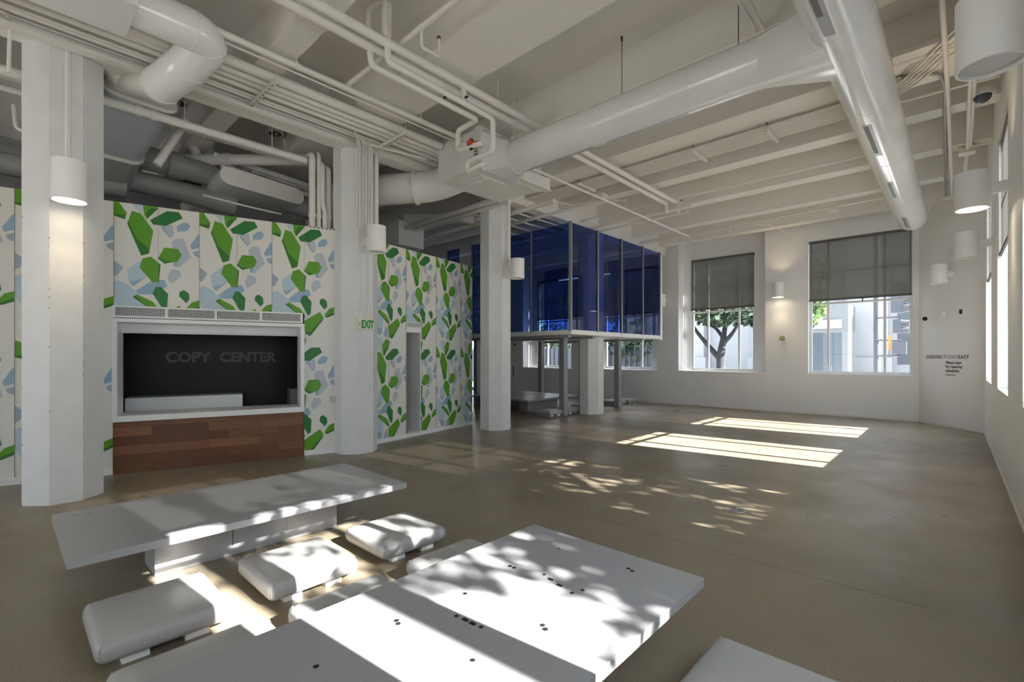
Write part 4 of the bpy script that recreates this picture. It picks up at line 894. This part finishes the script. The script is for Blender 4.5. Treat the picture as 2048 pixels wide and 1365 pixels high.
# ------------------------------------------------------------------ outside
b = MB(); b.box((-60, -40, -.4), (60, 70, -.25), 'asph'); struct(b.build('ground'))
b = MB(); b.box((-40, VF+.6, -.25), (8, VF+4.2, -.12), 'bgrey'); b.box((UW+.5, -20, -.25), (UW+4.6, VF+4.2, -.12), 'bgrey'); struct(b.build('pavement'))
def crown(b_, c, R, n, size, m, sz=(1, 1, .7), rr=None, keep=None):
    rr = rr or random
    for _ in range(n):
        d = V((rr.gauss(0, 1), rr.gauss(0, 1), rr.gauss(0, 1))).normalized()*(rr.random()**.45)
        p = V((c[0]+d.x*R*sz[0], c[1]+d.y*R*sz[1], c[2]+d.z*R*sz[2]))
        if keep and not keep(p): continue
        s_ = size*rr.uniform(.6, 1.3); a = V((rr.gauss(0, 1), rr.gauss(0, 1), rr.gauss(0, 1))).normalized(); q = a.orthogonal().normalized(); w = a.cross(q)
        b_.add([p-q*s_, p-w*s_*.5, p+q*s_, p+w*s_*.5], [(0, 1, 2, 3)], m)
def tree(label, base, branches, blobs, seed, trunk_r=.16):
    t = thing('street_tree', label, 'tree', base); rr = random.Random(seed)
    b = MB()
    for pts, r0, r1 in branches:
        pts = fillet(pts, .3, 3); b.tube(pts, [r0+(r1-r0)*i/(len(pts)-1) for i in range(len(pts))], 'bark', 10)
    b.build('trunk', t, smooth=60)
    b = MB()
    for c, R, n, s_, m, sz in blobs: crown(b, c, R, n, s_, m, sz, rr)
    o = b.build('crown', t); o['kind'] = 'stuff'; return t
tree('street tree with forking bare trunk outside the far window', (-6.63, 19.0, -.15),
     [([(0, 0, 0), (.03, 0, 1.0), (.02, 0, 1.75)], .20, .16), ([(.02, 0, 1.7), (.12, 0, 2.3), (.22, .1, 3.3)], .15, .08), ([(0, 0, 1.5), (-.45, .1, 2.0), (-.95, .1, 2.6), (-1.3, 0, 3.3)], .11, .05),
      ([(.1, 0, 2.1), (.5, -.1, 2.5), (.85, 0, 3.2)], .09, .045), ([(.1, 0, 2.35), (-.2, .1, 2.75), (-.55, .1, 2.9)], .07, .04), ([(-.55, .1, 2.9), (-.9, .1, 3.1)], .04, .03), ([(.2, 0, 3.0), (.45, .1, 3.5)], .05, .03), ([(.18, 0, 3.0), (-.1, 0, 3.6)], .05, .03)],
     [((0, 0, 4.4), 1.9, 3600, .13, 'leafb', (1.1, 1, .62)), ((-.5, -.8, 4.3), 1.2, 900, .12, 'leafa', (1, 1, .6)), ((-1.6, .2, 3.6), .9, 800, .12, 'leafb', (1, 1, .7)), ((.3, -.3, 3.2), 1.1, 1100, .11, 'leafb', (1.4, 1, .42)), ((-.6, -.6, 3.4), .8, 500, .11, 'leafa', (1.2, 1, .4)), ((1.5, .3, 3.2), .8, 700, .12, 'leafb', (1, 1, .8))], 3)
tree('leafy pale green street tree at the left edge of the wider far window', (-5.6, 23.5, -.15),
     [([(0, 0, 0), (.05, 0, 2.0), (0, 0, 3.4)], .16, .09)], [((.75, -.3, 3.9), 1.25, 2600, .13, 'leafa', (.85, 1, .95)), ((.6, 0, 5.2), 1.6, 1200, .14, 'leafa', (1, 1, .8))], 5)
tree('dense street tree outside the far window under the glass room', (-11.0, 20.5, -.15), [([(0, 0, 0), (.1, 0, 1.5), (.3, 0, 3)], .17, .1)], [((0, .3, 2.2), 1.5, 1700, .14, 'leafb', (1.2, 1, .8)), ((0, 0, 4.0), 1.8, 1600, .14, 'leafb', (1, 1, .6))], 8)
tree('loose street tree behind the left window under the glass room', (-17.5, 21.0, -.15), [([(0, 0, 0), (.1, 0, 1.5), (.3, 0, 3)], .17, .1)], [((0, .3, 2.6), 1.6, 1500, .15, 'leafb', (1.2, 1, .7))], 9)
# shade tree beside the right windows
t = thing('street_tree', 'spreading street tree on the right pavement casting dappled shade indoors', 'tree', (5.6, 5.1, -.15)); rr = random.Random(21)
b = MB(); b.tube([(0, 0, 0), (.05, 0, 1.6), (.0, .05, 3.0)], [.19, .16, .13], 'bark', 10)
for e in ((.9, 1.3, 4.8), (-.8, -1.2, 4.7), (1.0, -.9, 5.0), (-.6, 1.4, 4.9), (.1, .1, 5.4)): b.tube([(0, .05, 2.9), (e[0]*.5, e[1]*.5, 3.9), e], [.10, .07, .035], 'bark', 8)
b.build('trunk', t, smooth=60)
b = MB()
for gi, (n_, v0, v1, m_, z0) in enumerate(((50, -.75, 1.5, 100, -.35), (17, -.75, 1.75, 90, -1.1), (62, -3.0, -1.1, 80, -1.05))):
    r3 = random.Random(40+gi)
    for _ in range(n_):
        c = (r3.uniform(-1.5, 1.5), r3.uniform(v0, v1), 4.55+r3.uniform(z0, 1.15)); crown(b, c, r3.uniform(.25, .48), m_, .08, 'leafb', (1, 1, .8), r3)
o = b.build('crown', t); o['kind'] = 'stuff'
t = thing('shadow_pole', 'unseen slim grey pole added outside to cast a shadow stripe on the sunlit table', 'shadow pole', (5.0, 1.955, -.15))  # added out of view, only to throw the soft stripe across the table
b = MB(); b.tube([(0, 0, 0), (0, 0, 6.2)], .085, 'sig', 14); b.build('pole', t, smooth=40)
b = MB(); b.cyl((0, 0, 6.2), (0, 0, 6.6), .16, 'sig', 14, .10); b.build('pole_cap', t, smooth=40)
# buildings across the street
t = thing('building', 'white building with tall pilasters across the street seen through the far windows', 'building', (-6, 36, -.2))
b = MB(); b.box((-30, 0, 0), (24, 6, 14), 'bwhite'); b.build('facade', t)
for x in (-22, -16, -9.5, -4.2, 1.2, 6.5, 12, 18):
    b = MB(); b.box((x, -.7, 0), (x+2.0, 0, 14), 'bwhite'); b.box((x-.2, -.9, 0), (x+2.2, 0, 1.6), 'bwhite'); b.build('pilaster', t)
for x in (-19.5, -13, -1.8, 3.6, 9, 14.5):
    b = MB(); b.box((x, -.05, 1.2), (x+2.0, .05, 5.4), 'bdark'); b.box((x, -.08, 3.4), (x+2.0, .0, 3.8), 'bgrey'); b.build('window', t)
t = thing('building', 'grey shopfront across the street behind the pale green tree', 'building', (-5.9, 32.2, -.2))
b = MB(); b.box((-2.0, 0, 0), (1.6, 2.5, 4.6), 'bgrey'); b.build('facade', t)
b = MB(); b.box((-1.7, -.03, .5), (1.3, .02, 3.0), 'bdark'); b.build('shop_window', t)
b = MB(); b.box((-1.8, -.08, 3.25), (1.3, .0, 3.75), 'bwhite')
text_into(b, 'CABLE', .42, 'sig', Matrix(((1,0,0,-1.5),(0,0,-1,-.09),(0,1,0,3.33),(0,0,0,1))), bold=.01)
b.build('sign_band', t)
b = MB(); b.box((-26, 19.9, -.1), (-9, 20, 1.9), 'bdark')
for k in range(60): b.box((-25.9+.28*k, 19.85, -.1), (-25.8+.28*k, 19.9, 2.0), 'sig')
tag(b.build('fence'), 'dark boarded fence across the pavement outside the windows under the glass room', 'fence')
t = thing('handrail', 'thin grey handrail outside right of the forked tree', 'railing', (-5.0, 24, 0))
for z in (1.05, .65): b = MB(); b.box((-.8, -.02, z), (1.2, .02, z+.05), 'sig'); b.build('rail', t)
for x in (-.8, .2, 1.2): b = MB(); b.box((x-.02, -.02, -.2), (x+.02, .02, 1.1), 'sig'); b.build('upright', t)
# traffic signal
t = thing('traffic_light', 'grey traffic light on a pole outside the wider far window', 'traffic light', (-1.6, 20.8, -.2))
b = MB(); b.tube([(-.38, .3, 0), (-.38, .3, 6)], .10, 'sig', 12); b.build('pole', t, smooth=40)
def head(b_, x, z, n, sz):
    b_.box((x-sz*.6, -.02, z-sz*n), (x+sz*.35, .22, z), 'sig')
    for k in range(n):
        zc = z-sz*(k+.5); b_.tube([(x+sz*.3, .1, zc), (x+sz*1.25, .1, zc-.02)], sz*.43, 'sig', 16); b_.cyl((x+sz*.35, .1, zc), (x+sz*.36, .1, zc), sz*.36, 'black', 16)
b = MB(); head(b, .24, 4.25, 3, .36); b.build('signal_head', t, smooth=40)
b = MB(); head(b, .22, 2.95, 2, .24); b.box((-.38, .1, 3.0), (.2, .16, 3.05), 'sig'); b.build('pedestrian_head', t, smooth=40)
b = MB(); b.box((.06, .0, 1.75), (.44, .22, 2.18), 'sig'); b.tube([(-.38, .2, 2.25), (.3, .2, 2.22)], .03, 'sig', 8); b.tube([(-.38, .2, 1.7), (.3, .2, 1.7)], .03, 'sig', 8); b.build('control_box', t, smooth=40)
b = MB(); b.box((-.05, .05, 1.9), (.02, .15, 2.4), 'orange'); b.build('warning_plate', t)
b = MB(); b.box((-.75, .2, 2.55), (-.5, .24, 2.9), 'bwhite'); b.build('street_plate', t)

# ------------------------------------------------------------------ light and camera
w = D.worlds.new('World'); SC.world = w; w.use_nodes = True
bg = w.node_tree.nodes['Background']; bg.inputs['Color'].default_value = (.80, .89, 1.0, 1); bg.inputs['Strength'].default_value = 3.0
l = D.lights.new('sun', 'SUN'); l.energy = 25.0; l.color = (1, .97, .93); l.angle = radians(.53)
o = D.objects.new('sun', l); COL.objects.link(o); o.rotation_euler = V((-1.65, -.17, -1)).to_track_quat('-Z', 'Y').to_euler(); o.location = (20, 8, 20)

cam = D.cameras.new('camera'); cam.sensor_width = 36; cam.lens = 950/2048*36; cam.shift_y = 29.5/2048; cam.clip_start = .02; cam.clip_end = 300
co = D.objects.new('camera', cam); COL.objects.link(co); co.location = (0, 0, 1.5); co.rotation_euler = (radians(90), 0, radians(42.9)); SC.camera = co
SC.view_settings.view_transform = 'Standard'; SC.view_settings.look = 'None'; SC.view_settings.gamma = 1; SC.view_settings.use_curve_mapping = False
SC.view_settings.exposure = 1.1
cy = SC.cycles; cy.use_denoising = True; cy.max_bounces = 10; cy.diffuse_bounces = 6; cy.glossy_bounces = 3; cy.transparent_max_bounces = 16; cy.transmission_bounces = 4
cy.sample_clamp_indirect = 6; cy.caustics_reflective = False; cy.caustics_refractive = False
